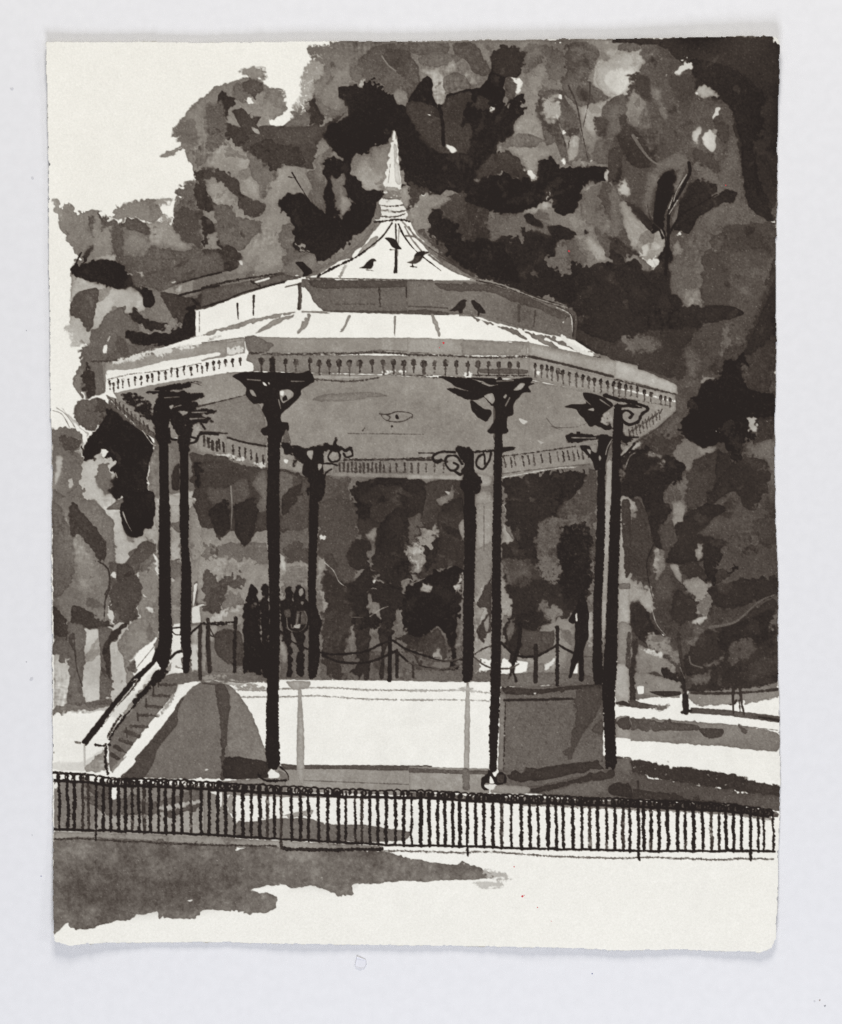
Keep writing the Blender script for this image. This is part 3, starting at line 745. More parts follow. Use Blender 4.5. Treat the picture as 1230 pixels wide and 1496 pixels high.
p80 760,60 1010,60 1000,380 880,450 800,380 700,350 680,230
d96 720,150 860,80 990,80 980,130 850,180 740,230
D100 680,270 760,260 800,320 780,350 690,350
p46 520,-20 775,-20 735,150 690,200 690,330 560,170
D44 830,180 960,110 985,380 960,560 800,400 800,260
p50 505,200 600,260 690,280 880,460 900,560 780,660 640,660 560,600 540,500 500,330
D90 500,300 560,310 590,420 520,420
d120 720,580 790,530 820,580 760,640
w190 835,465 850,455 845,478
w170 860,480 878,485 870,490
p155 495,400 540,500 560,600 510,600 500,740 495,600
p126 510,640 870,620 870,800 800,910 510,930
p72 590,640 710,680 790,690 780,760 720,800 600,820
p84 640,680 710,672 660,720
p120 960,380 1010,300 1000,800 960,830
D150 960,600 1000,560 1000,780 970,720
@gr
f236 495,832 640,850 630,900 580,915 495,915
f236 885,880 920,840 915,910 880,912
d215 740,870 790,825 770,870 720,900
p118 640,880 730,860 720,920 650,930
f98 -20,890 200,895 340,905 500,915 700,905 870,910 1005,930 1050,975 500,985 440,962 0,962
@ct
p46 505,660 560,600 610,600 600,780 580,830 570,900 585,955 570,960 555,910 530,960 550,860 510,720
p100 530,650 570,610 560,680 540,740 
l40w20 600,640 590,760 560,860
@cw
Z 1040 740
@ct
Z 600 740
D96 690,150 780,60 990,60 1000,200 900,160 760,240 700,330
D40 830,120 990,100 990,400 960,560 860,560 800,400 800,250
D110 700,300 780,260 830,330 800,420 720,400
D74 520,280 620,300 660,420 560,440
D100 700,520 760,560 720,640 660,600
D44 560,640 650,560 760,600 700,680
Z 300 740
p48 20,20 100,-40 130,-20 135,120 90,165 50,150
p50 160,-20 240,-60 290,-40 280,60 250,190 210,208 165,150
D120 440,330 560,340 560,420 430,420
d40 790,640 900,560 960,640 900,680
D60 640,560 800,600 740,900 660,930
@lt
Z 300 0
D112 350,480 430,500 440,590 360,570
D98 470,600 560,560 560,640 470,660
D90 0,600 90,560 120,760 20,820
D110 560,260 700,250 660,360 580,330
Z 0 0
D104 950,700 1060,640 1080,780 990,800
D140 500,1200 600,1240 600,1340 520,1330
@cw
Z 600 0
D70 640,520 740,540 800,660 830,800 780,760 700,640
D84 820,560 900,600 930,720 850,740
D150 720,560 800,500 800,640 750,680
D60 1000,640 1080,660 1060,760 1010,720
D92 880,240 1020,260 1000,380 900,440
D130 600,480 640,470 700,560 640,640
Z 900 0
D64 0,600 120,720 220,880 160,900 60,820
D70 280,420 430,420 420,560 330,540
D60 60,400 160,420 200,560 120,520
D104 430,880 560,960 540,1000 440,960
D70 560,1240 760,1250 860,1400 700,1480
@rt
Z 900 370
D70 100,440 260,440 320,560 160,640
D56 560,1120 640,1200 600,1340 520,1260
D104 400,200 480,190 470,290 420,280
@cw
Z 600 370
p46 180,-20 240,-60 700,-90 790,-20 720,30 760,70 840,125 880,95 1000,90 1020,50 1110,95 1150,60 1260,60 1260,660 1000,560 890,480 890,300 700,240 420,150 300,80
p40 180,-40 500,-60 560,60 600,160 430,130 300,80
p62 880,440 1000,400 1240,460 1250,640 1050,560
p118 730,32 800,35 850,20 890,85 845,122 790,100
p96 650,100 680,95 712,132 680,125
p110 1135,360 1155,345 1158,390 1140,395
p90 1065,150 1080,155 1072,170
p56 900,120 1100,110 1200,200 1150,300 950,260
Z 900 370
@rt
p100 290,60 380,60 480,110 470,270 370,280 290,210
d122 370,210 470,195 470,270 440,300 370,285
p74 480,0 620,40 640,280 470,270
p84 620,0 860,0 840,120 700,500 620,520 620,300
p97 790,80 870,0 860,60 800,230
p66 860,30 878,130 875,560 830,760 720,740 700,520 780,320
p54 870,130 874,450 700,560 760,400
p48 300,230 370,290 470,280 640,290 700,330 600,370 480,380 450,430 380,500 200,560 0,480 -20,-10 60,60 180,100 290,0
p46 -240,60 120,110 240,200 330,230 360,280 240,420 60,460 -60,480 -240,380
p62 180,420 400,410 450,420 380,500 380,600 330,690 170,640 0,580 -40,500
D96 30,450 230,470 250,540 100,540
p78 460,400 600,380 620,440 600,540 500,640 440,700 380,620 390,520
p98 380,520 460,560 440,690 390,640
D110 590,400 615,380 620,460 590,560 570,550
p72 500,640 620,520 700,500 690,560 600,590 560,660
p90 330,720 470,690 480,740 400,860 340,870
p92 310,870 400,860 360,960 330,990 250,1000 230,980 300,920
w145 475,670 540,680 470,715
p38 600,590 690,550 720,620 700,650 720,740 860,770 870,900 720,900 730,960 760,1000 700,1060 660,1160 620,1100 590,1040 550,1040 480,1070 400,1040 360,970 370,900 480,700 560,680
D90 680,600 720,640 700,700 720,730 690,700
w165 722,903 768,903 760,970 725,960
w225 555,975 566,970 564,982
w225 860,650 874,645 870,665
p54 770,900 870,900 860,1010 780,1060 740,1030 765,990
p92 700,1080 760,1050 860,1020 865,1260 820,1260 840,1190 790,1110 710,1105
p120 310,1070 380,1010 480,1070 550,1050 500,1100 430,1130 400,1200 330,1140
d150 430,1050 470,1065 550,1050 540,1085 480,1110
p64 130,1040 240,1000 370,1000 320,1080 300,1110 160,1095
p42 -10,1120 100,1060 300,1110 380,1160 350,1230 270,1290 260,1380 320,1410 200,1500 130,1330 60,1360 -10,1300
d130 160,1100 240,1090 260,1105 180,1120
D130 220,1140 260,1135 270,1180 240,1150
p104 260,1310 340,1240 410,1180 390,1280 370,1400 300,1400 265,1370
p70 430,1130 560,1090 560,1200 480,1360 400,1400 380,1350 400,1230
p56 560,1080 620,1100 630,1180 560,1260 540,1180
p52 660,1130 780,1105 840,1200 820,1260 760,1400 700,1390 640,1300 480,1400 400,1500 560,1230
p100 310,1410 370,1400 350,1480 320,1480
p92 540,1430 600,1400 700,1410 800,1460 860,1500 440,1500 560,1470
D98 740,1390 780,1340 790,1380
p62 120,1340 200,1480 60,1480 60,1380
D140 20,1340 70,1350 50,1420 25,1480
D120 75,1400 110,1390 95,1460
Z 900 740
p150 15,-10 100,-10 60,160 55,260 100,410 150,420 130,500 70,560 60,800 110,1000 60,1070 15,1090
d66 60,100 150,60 200,200 165,420 100,420 60,300
D120 60,20 110,10 90,80 60,90
p112 20,620 70,640 90,760 20,860
p46 170,-20 280,-20 300,20 250,120 270,260 200,200
p72 230,100 330,110 300,240 250,240
p136 320,-20 370,0 350,100 330,130 310,60
p48 330,100 430,0 540,-20 600,20 450,150 590,180 560,250 430,320 270,300 330,180
p140 430,230 500,190 480,260 450,300
p126 205,240 240,240 275,320 220,400
D150 205,230 240,250 215,400
l46w8t 210,200 168,300 180,420 205,520
p72 190,440 300,370 440,500 460,580 400,700 330,740 200,700 180,560
p86 220,400 300,370 310,490 220,520
p56 330,450 440,520 450,600 350,640 300,600
p62 340,330 440,300 510,400 480,420 380,380
p152 370,400 440,390 510,440 500,580 440,580 430,500 380,450
p152 300,320 340,325 360,420 320,380
p118 450,500 510,470 500,570 460,580
p168 420,620 500,590 490,630 410,640
p84 500,100 600,30 860,60 882,400 600,430 540,340 600,200
p72 740,80 860,60 870,200 780,190
p46 480,200 600,190 540,330 670,325 600,400 510,420 470,300
p54 510,430 860,385 888,430 880,480 760,520 600,560 520,540
l100w16t 510,660 650,630 780,520 870,480
p66 510,560 600,570 640,600 520,630
p56 500,650 650,630 860,500 885,600 885,950 700,1000 500,1012 390,1000 480,930 390,920 390,800 440,740 600,700
p60 390,740 480,680 640,710 560,760 420,760
p100 380,740 460,680 430,740 400,760
D44 560,680 700,620 860,560 870,700 700,800 560,780
D80 620,760 740,720 760,800 640,860
D72 700,900 860,840 860,900 740,960
D104 460,870 590,820 570,870 500,885
p104 620,870 690,790 650,860
l100w8 400,820 410,860 470,880
p66 720,860 885,800 885,900 700,960
D92 820,680 880,560 880,660
p48 70,560 110,520 170,540 200,650 260,700 200,710 230,790 150,740 90,680
p72 190,560 280,600 300,700 230,680
D140 160,690 260,710 340,790 340,870 260,800 180,770
l195w3t 195,560 220,640 262,695
w232 255,690 272,690 265,703
p158 125,480 180,440 205,520 170,570 140,530
p145 110,760 250,810 330,900 340,960 200,900 120,1000
D200 110,770 250,800 260,825 150,790
p84 155,910 250,920 350,990 350,1025 250,1010 200,980
p52 250,890 330,895 370,960 370,1000 300,970 260,930
p150 250,830 320,890 350,940 290,880
l140w4t 350,880 375,940
d104 400,935 510,915 500,950 430,965
d150 275,975 340,985 330,1005 290,1000
@rt.trunk
l60w36 105,740 85,880 90,1060
@rt.trunk#3
l60w20 340,700 350,800 370,900
l50w26 380,820 368,950 385,1110

'''

GROUND='''
@gr
Z 900 740
d140 110,900 340,960 350,1050 250,1050 115,1000
f237 15,1100 110,1075 150,1050 200,1042 350,1046 600,1040 885,1000 895,1100 900,1200 893,1500 -20,1500 -20,1100
w232 115,985 150,980 150,1020 120,1025
p60 180,1010 350,1010 350,1030 260,1040
p84 10,1080 70,1058 110,1065 235,1090 160,1105 60,1095
D104 160,1090 300,1080 240,1120
d140 400,1020 885,985 885,1040 800,1060 720,1070 600,1080 450,1090 410,1060
l64w16 410,1018 600,1020 880,1000
D128 560,1005 640,990 700,1000 880,965 880,985 720,1010
f88 410,1098 600,1110 895,1145 895,1182 760,1162 600,1142 400,1128
l52w14 780,1150 850,1160 896,1170
l48w16 360,1125 410,1115
p128 5,1155 200,1160 560,1185 880,1235 876,1338 600,1312 300,1290 0,1268
p84 5,1152 430,1190 440,1225 200,1222 20,1218
p72 450,1215 583,1215 575,1255 500,1268
d88 660,1180 715,1220 700,1245 670,1200
l104w3 560,1185 880,1222
@pf
l58w18t 640,985 638,1060 640,1135
l58w14t 655,1060 640,1080 615,1080
l62w18t 675,990 685,1070 700,1140
l62w9t 672,1060 678,1125
@rt.trunk#3
l46w34 378,1040 380,1120
@gr
Z 900 1096
d60 -10,30 100,50 250,72 430,100 700,140 720,160 870,190 900,205 895,260 650,225 400,190 200,150 -10,110
p84 -10,100 200,150 400,185 650,220 895,255 890,330 560,290 200,270 -10,250
p62 -10,195 130,215 400,255 560,280 560,295 -10,262
p62 650,160 895,200 890,250 660,205
l60w12 120,170 120,250
Z 600 1096
f98 480,50 1060,30 1210,90 1210,260 480,230
p92 500,200 700,190 1060,110 1200,100 1200,260 930,270 640,230
p60 640,215 850,170 1000,130 1110,110 1100,150 850,200 700,235
p56 1080,200 1140,170 1200,190 1210,260 1090,240
p104 750,225 1000,160 1080,190 1060,240 900,255
d104 1110,60 1200,30 1200,110 1120,100
Z 600 740
f160 1142,-20 1197,-20 1197,640 1130,640
d66 1150,-20 1200,-20 1200,350 1170,380 1160,200
p118 1140,420 1197,420 1197,450 1140,450
p140 1135,640 1200,650 1200,860 1128,850
p175 1115,870 1190,870 1190,1080 1118,1080
p84 1180,700 1200,690 1200,880 1175,870
p66 1118,1075 1160,1060 1200,1080 1190,1095
f238 1115,1095 1200,1095 1200,1150 1118,1150
p150 1125,1150 1200,1150 1200,1270 1130,1260
p76 1125,1175 1150,1155 1200,1150 1200,1220 1140,1210
f238 1118,1262 1200,1268 1200,1370 1118,1360
@bs.platform
Z 0 0 1
f239 337,1000 390,993 560,994 640,996 716,996 716,1124 406,1120 388,1100 376,1060 352,1020
Z 300 740
d180 0,910 120,930 240,965 180,985 80,970 0,960
D104 0,905 340,935 330,965 200,955 80,960 0,935
l104w8t 0,925 180,960 330,950
D150 140,985 240,965 330,990 330,1005 200,1000
l150w9r 150,1000 330,1005 400,997 550,992 700,990 900,1002 1240,1004
l150w8r 140,1042 330,1040 480,1038 600,1034 900,1052 1240,1058
Z 600 740
l170w10r 0,1008 160,1005 260,1003 430,1018
l165w7r 0,1055 200,1055 430,1062
Z 0 0 1
@bs.base
p114 262,1018 275,1003 295,996 320,996 338,1003 352,1018 368,1045 380,1075 388,1100 390,1112 390,1136 195,1136 215,1110 240,1070
p126 334,1003 352,1018 368,1045 380,1075 388,1100 389,1113 333,1106 334,1060 336,1020
p78 314,1000 328,1000 336,1018 333,1060 330,1106 331,1136 322,1136 324,1080 319,1040
p56 331,1106 390,1113 390,1136 328,1137
l84w2 296,998 316,1000
Z 0 740
w215 1118,1440 1130,1432 1142,1437 1128,1442
@bs.platform
Z 600 740
f100 490,990 1050,965 1052,1390 700,1440 520,1452 480,1445
f128 490,1020 515,1025 512,1440 475,1440
p62 505,985 690,998 900,978 1050,968 1050,1000 890,1000 690,1025 520,1028
l48w15 512,1058 700,1055 880,1050
l48w6 870,1052 1000,1050
d78 900,1010 1050,980 1050,1060 1000,1160 930,1260 870,1390 850,1340 900,1180
p84 985,1220 1045,1160 1050,1250
l52w6r 518,1070 512,1240 508,1440
w232 668,1018 688,1018 678,1027
w210 505,1250 520,1248 512,1256
p60 520,1452 700,1425 900,1400 1050,1385 1050,1415 980,1440 700,1500 560,1500
@gr
Z 300 1096
f150 380,84 500,90 1240,90 1240,250 380,225
f90 410,72 500,80 1240,82 1240,108 1000,112 760,102 510,102 500,108 430,105
l108w5 540,165 800,175 1240,192
f132 80,170 340,150 440,150 440,240 100,235
@bs.platform
f165 503,-80 540,-80 540,90 530,190 512,192 500,90
Z 300 740
f166 508,990 525,990 538,1200 541,1440 500,1440 500,1200
p162 450,955 575,955 560,992 480,1002
Z 600 740
f168 303,960 320,960 325,1180 320,1440 290,1440 292,1200 298,1050
D170 260,985 350,985 330,1000 270,1000
@gr
Z 600 1096
f150 -10,88 430,100 430,235 -10,225
f96 -10,95 280,108 430,110 430,133 130,125 -10,122
p110 285,100 320,105 320,215 285,215
D70 380,185 560,200 560,225 480,220
p150 460,190 640,200 640,235 440,235
Z 0 1096
f130 298,170 600,175 1240,200 1240,480 298,440
p156 560,300 860,320 1230,300 1240,470 540,450
p98 460,250 700,265 860,280 1100,205 1240,200 1190,270 1000,300 850,350 600,350 500,300
p86 900,340 1000,300 1150,250 1180,280 1000,340 930,370
d180 830,300 1000,290 1150,250 1080,290 920,330
w236 602,195 637,190 637,262 610,268
w228 1150,230 1190,220 1190,250 1155,250
w228 296,190 320,165 320,200 300,210
d90 460,190 590,170 590,260 520,250
Z 300 1096
f135 -10,205 130,235 170,390 160,490 -10,480
w225 25,230 60,220 90,220 90,300 80,310 70,250 50,240
f236 118,245 250,248 500,248 820,262 1240,268 1240,525 950,515 800,500 400,485 160,480 165,390 120,330
f150 130,232 340,228 830,250 830,262 500,258 300,252 140,245
d160 120,260 160,250 160,340 125,345
p112 160,392 250,390 400,368 540,370 700,405 860,405 950,420 1060,435 1128,448 1085,495 940,500 800,500 400,485 165,478
p160 250,385 400,360 560,325 600,330 560,360 400,368
@sh
Z 0 0 1
f148 79,1214 200,1218 330,1224 410,1228 560,1236 560,1243 410,1240 79,1230
p112 79,1229 200,1226 310,1233 420,1238 560,1244 580,1249 620,1258 660,1263 703,1266 706,1271 722,1275 716,1284 640,1286 620,1289 600,1286 540,1291 528,1291 514,1296 516,1308 500,1306 470,1298 455,1293 440,1296 424,1297 416,1292 400,1293 366,1300 404,1307 402,1322 405,1326 390,1333 372,1333 300,1328 296,1330 287,1341 240,1341 232,1338 228,1331 200,1338 178,1345 142,1352 140,1355 118,1357 104,1352 99,1347 92,1353 82,1362 79,1361
D180 703,1272 725,1272 740,1278 751,1286 720,1286
D190 690,1288 735,1290 730,1297 700,1296
S98 80,1270 140,1275 220,1280 330,1290 360,1310 300,1320 180,1330 100,1320 82,1300
S98 130,1230 200,1235 280,1250 420,1260 520,1270 500,1290 400,1285 250,1280 140,1272
S90 82,1288 150,1292 240,1290 235,1310 160,1318 84,1305
S122 140,1240 220,1245 230,1262 150,1262
l96w1 130,1275 160,1277 205,1271 225,1268
w230 273,1315 282,1314 278,1317
w225 514,1293 524,1290 522,1297 515,1297
f240 366,1299 390,1295 410,1293 418,1292 424,1298 406,1304 402,1312 404,1306
'''

BUILDING='''
@bs.ceiling
Z 0 0 1
f144 154,560 300,543 460,545 600,550 775,556 930,585 985,600 960,625 880,652 800,666 735,676 700,690 560,697 480,690 440,683 380,678 300,660 260,640 225,640 185,600
@bs.roof
f239 550,323 598,321 604,335 616,355 627,370 645,385 668,398 698,409 600,411 446,406 470,400 508,381 534,354
f239 286,456 350,434 436,410 446,410 452,425 470,450 480,459 286,492
@bs.attic
Z 300 370
f106 525,140 620,148 1240,150 1240,340 690,332 640,312 590,265 570,215 545,190 525,150
f118 440,180 505,165 545,150 540,190 500,175 430,190
p82 560,150 620,145 1240,150 1240,180 1100,185 940,190 700,195 600,188
l78w13 650,316 800,320 1240,322
l90w7r 710,278 930,280
l60w10r 950,190 955,290
l55w14t 1100,190 1108,300
l80w8 1110,290 1240,295
l66w20 515,170 518,240 513,300
l100w7 520,180 520,300
l50w11t 175,275 180,360
l50w13t 265,235 262,340
Z 0 370
f239 1075,318 1125,305 1240,275 1240,450 1075,440
l120w5 1090,320 1090,430
Z 600 370
f116 -20,152 150,150 350,155 430,168 600,215 740,265 850,302 888,340 890,475 840,460 700,430 580,398 420,350 330,335 -20,338
p86 130,168 300,165 430,168 560,210 640,240 860,330 870,350 800,358 700,310 560,270 470,222 380,208 200,206
S88 540,260 660,280 680,370 650,410 560,380
S96 680,320 860,350 870,460 700,430
l84w10 -10,290 100,295 200,300
p84 -10,310 200,320 200,338 -10,338
l82w16 592,285 590,375
l82w9 680,315 672,400
w222 828,375 840,370 832,385
l215w5r 800,295 860,325 880,360 885,440
l55w5 800,290 860,320 885,360 885,470
@bs.roof
l150w16 330,145 420,155 560,200 700,250 850,295
l62w8t 360,150 480,175 600,220 740,270 850,300 
l62w9t 600,205 700,245 850,290 925,300
l90w18t 850,310 900,340 895,480
Z 300 370
l84w12 -20,300 100,260 250,205 430,140 520,130
l50w10r -20,190 120,155 250,135 430,105 500,65
l50w9 -20,290 60,270 200,215 340,180 440,150
f96 -20,200 250,150 430,110 520,140 440,150 300,200 100,255 -20,300
l50w9r -20,195 120,158 250,135
l46w10 -20,295 100,262 200,218 340,180 430,158
l50w12r 250,155 300,180
l54w7r 300,145 430,110 520,75
w228 270,155 350,132 350,142 280,162
p122 420,85 500,30 600,10 610,90 560,125 430,110
@bs.roof
Z 300 0
p122 930,1200 860,1290 760,1370 640,1450 580,1485 600,1496 700,1440 850,1350 930,1260 960,1220
f238 960,1220 1055,1210 1100,1215 1160,1290 1197,1320 1197,1500 620,1500 850,1350
p150 860,1350 925,1290 940,1290 930,1340 830,1400
p118 930,1215 880,1290 780,1380 640,1460 800,1400 900,1300
l40w9t 1020,1220 970,1290 900,1350 820,1405 640,1500
l40w9 1040,1225 1044,1350 1045,1490
l150w6 1060,1225 1050,1400
l40w10t 1055,1225 1085,1290 1130,1350 1180,1400
l130w9 1090,1240 1130,1310 1180,1370
l150w9t 1080,1215 1150,1290 1230,1350
Z 300 370
l40w10r 610,130 700,80 810,30 870,-10
l44w14 1042,-20 1040,60 1035,105
l150w14r 735,130 765,70
l120w8 600,90 700,30 760,0
l92w6 560,135 700,138 900,142 1240,148
Z 600 0
l44w9t 40,1385 100,1430 165,1480
l110w9 -10,1240 20,1290 80,1340 140,1395
l110w9 -30,1290 30,1300 120,1390
l72w9t 150,1400 220,1440 340,1510
Z 600 370
l110w11 100,10 170,60 260,110 370,145
l72w7t 100,-30 240,60 340,120 400,150
Z 0 0 1
@bs.eaves
f239 286,492 330,482 430,458 470,456 620,460 700,463 715,470 770,482 840,497 878,522 780,502 766,499 600,494 362,492 350,494 300,504 200,522 230,510
Z 300 370
p150 -20,440 100,405 250,360 480,318 490,325 300,370 180,412 60,430 -20,450
p150 270,440 380,360 490,335 460,355 340,415
D170 -20,480 60,450 100,445 40,475
l150w9 530,320 680,320
p150 500,445 520,410 565,330 580,330 550,410 520,425
p150 735,430 760,390 780,340 795,340 770,400 750,430
p150 1030,345 1042,345 1040,400 1034,460 1028,400
f150 640,318 690,332 560,325
Z 600 370
p150 110,335 125,335 150,400 165,460 155,455 130,400
p120 320,335 400,370 560,420 640,470 600,460 480,405 360,360
p105 580,400 650,430 720,460 690,475 620,430
p130 640,430 760,480 810,520 790,525 700,480
p120 700,440 850,490 950,540 930,545 800,490
p140 960,540 1060,560 1110,590 1060,580
d225 810,440 835,440 860,480 900,500 960,540 1040,575 960,560 850,500
f150 620,490 645,480 655,500 650,650 635,650 640,510
Z 300 370
f146 215,455 500,462 1240,462 1240,550 240,548 220,510
p112 215,465 270,450 370,500 350,540 240,545
f130 235,550 700,556 1240,562 1240,665 580,655 260,645 260,600 222,590
f154 -20,490 200,458 215,465 218,545 140,560 -20,590
D215 20,545 180,510 210,540 60,555
l104w4 -20,490 210,462
l130w3 -20,515 200,475
f236 -20,605 100,580 215,548 225,600 262,610 262,640 200,635 0,655 -20,655
l66w11r 240,545 420,552 600,550 800,548 900,540 1050,548 1240,558
l110w5 840,545 950,530 1150,540
l70w8r 590,690 800,700 950,680
D232 960,650 1100,640 1100,658 980,660
f195 590,670 970,672 800,682 700,685 590,682
l66w6 970,665 1240,668
Z 600 370
f150 -20,462 280,470 420,475 640,495 640,562 -20,552
p140 280,475 400,480 620,495 560,555 280,555
f150 640,488 900,545 1240,612 1240,815 900,745 650,690
f146 -20,560 650,572 650,690 300,680 150,668 -20,662
f164 655,495 730,520 830,540 1040,580 1240,618 1240,705 650,560
f156 660,590 830,620 1240,720 1240,810 1100,780 900,740 660,680
l66w10r -20,555 200,560 400,570 640,565
l104w8t 0,545 100,545
l62w14 650,565 800,598 1000,648 1240,708
l150w8 800,640 1100,715 1240,745
l90w6r -10,668 150,680 300,680
p96 370,632 520,628 640,640 620,660 380,655
l62w8r 300,665 500,670 640,670
D235 290,650 330,640 330,690 300,690
d232 680,650 700,640 700,670 690,660
Z 0 370
f152 570,595 750,568 950,515 1240,478 1240,560 1000,590 850,625 700,650 580,668
l70w9r 500,590 620,590 750,560 930,530 
D215 580,600 700,565 900,515 1100,495 1050,515 800,570 650,600
w236 590,640 720,635 900,590 1000,575 1197,540 1197,560 1000,600 800,640 640,665 585,670
f236 578,690 700,670 850,640 1000,615 1240,580 1240,655 1000,690 850,715 760,735 600,768 575,750
l120w5r 590,690 720,660 900,640 1100,600
f150 560,590 575,600 580,700 572,740
Z 900 370
f172 -10,580 90,620 170,650 330,720 335,770 150,720 -10,682
f150 -10,700 150,735 322,775 325,860 240,935 130,1010 40,1080 20,1060 18,800 -10,790
l62w9r -10,690 150,730 325,770
l232w8r -10,735 130,765 320,810
l110w4r 30,790 320,840
l66w6 325,870 240,945 120,1030 40,1085
d170 20,1100 60,1060 120,1030 130,1045 50,1100 25,1120
D205 185,700 205,690 200,715
@bs.ceiling
Z 300 370
p126 -40,830 60,820 200,780 240,790 310,850 330,1050 -40,960
l60w9t -40,838 100,805 220,775
p132 580,800 650,770 880,758 950,762 1000,782 900,790 780,808 640,812
Z 600 370
S132 100,900 400,960 440,1060 100,1050
w200 590,900 640,920 620,935 600,925
w185 690,1020 730,1035 710,1040
l96w3t 740,900 790,950 900,950 960,930
l96w3t 770,945 830,970
Z 300 370
l60w6 950,878 1000,880 1050,865 1110,872 1132,882 1128,900
l70w5 960,885 985,912 1040,922 1090,915 1130,890
l70w3 980,880 1010,895 1000,912
w38 1038,885 1048,880 1060,905 1040,905
o45r8 1020,946
l55w5t 858,972 870,955
l84w2 780,985 1190,990
@bs.frieze
f138 -40,980 60,985 200,1020 330,1060 335,1170 200,1130 60,1095 -40,1085
l48w11 -30,975 60,990 200,1030 330,1055
D205 -10,1080 100,1090 200,1115 330,1155 330,1170 150,1120
f150 410,1100 540,1160 560,1200 700,1200 1240,1205 1240,1235 1130,1228 900,1225 700,1215 540,1205 410,1170
f130 700,1130 1240,1125 1240,1200 700,1200
l52w11r 760,1128 900,1128 1050,1125 1240,1118
w225 430,1125 455,1130 445,1150 430,1140
l110w5 700,1190 1000,1200 1240,1198
Z 600 370
f140 -20,1128 280,1128 290,1240 0,1220 -20,1215
f172 -20,1210 120,1215 280,1215 280,1240 120,1230 -20,1235
l60w10 -20,1130 130,1130 200,1140
f144 360,1090 450,1090 450,1220 370,1210
f146 500,1110 700,1085 900,1055 1020,1040 1020,1150 800,1180 600,1205 500,1222
l60w6r 500,1110 700,1085 900,1055
l90w4 500,1205 700,1180 1000,1150
l190w6r 500,1225 620,1205 800,1175 900,1170
Z 0 370
f140 575,770 700,820 830,900 850,960 850,1020 740,950 640,860
l64w8 590,790 700,880 840,985
p96 600,790 700,870 840,980 840,1010 700,920 600,840
l200w4r 590,790 640,840 740,940 
l200w4 780,970 830,1040 850,1050
f138 1080,980 1240,985 1240,1100 1080,1090
l52w9 1100,975 1240,985
p72 1040,1090 1110,1100 1240,1110 1240,1140 1050,1140
@bs.spire
Z 300 0
p226 1031,703 1046,760 1058,880 1070,1000 1075,1080 1095,1200 930,1205 945,1120 985,1060 975,1000 1000,880 1018,770
p195 1030,760 1050,830 1062,960 1066,1010 1040,1000 1030,900
l120w3 1040,720 1042,760
l130w3t 1010,900 1000,1000
D120 950,1010 1000,1030 1090,1030 1110,1080 1110,1130 1060,1090 980,1090
d150 1070,1030 1105,1030 1110,1110 1090,1140 1070,1080
p165 985,1020 1050,1025 1060,1045 990,1040
l96w7 975,1080 1020,1088 1070,1080
l72w7r 955,1120 1000,1128 1080,1122
l84w9r 945,1155 990,1150 1040,1160 1100,1150
l92w8r 950,1182 1030,1186 1090,1170
p120 940,1110 925,1200 960,1190 960,1130
l44w11r 925,1215 980,1208 1060,1200 1118,1212
@bird
Z 300 0
w40 978,1300 1000,1298 1030,1305 1050,1325 1060,1345 1075,1362 1045,1362 1020,1350 1005,1325 985,1308
l48w5t 1010,1365 1050,1368
@bird
w42 838,1465 865,1455 880,1435 905,1415 925,1415 936,1428 920,1430 918,1450 905,1470 870,1468
l60w4t 875,1475 920,1480
l48w4 885,1465 882,1478
@bird
w66 1095,1435 1130,1425 1150,1385 1180,1372 1197,1378 1220,1375 1222,1385 1195,1395 1180,1425 1150,1440 1120,1442
w40 1140,1400 1160,1378 1200,1372 1190,1400 1150,1440 1180,1400
l44w4 1130,1440 1135,1460
l44w4 1120,1457 1155,1460
@bird
Z 300 370
w40 490,52 530,45 548,60 580,90 585,108 568,118 560,125 530,130 540,110 520,85 505,68
@bird
Z 600 370
w46 200,318 235,300 260,270 290,252 300,253 315,260 300,268 302,290 285,310 285,325 265,330 262,312 230,318
@bird
w44 330,260 350,255 360,268 385,285 408,320 408,330 378,328 375,345 362,345 365,320 345,300 335,275
'''

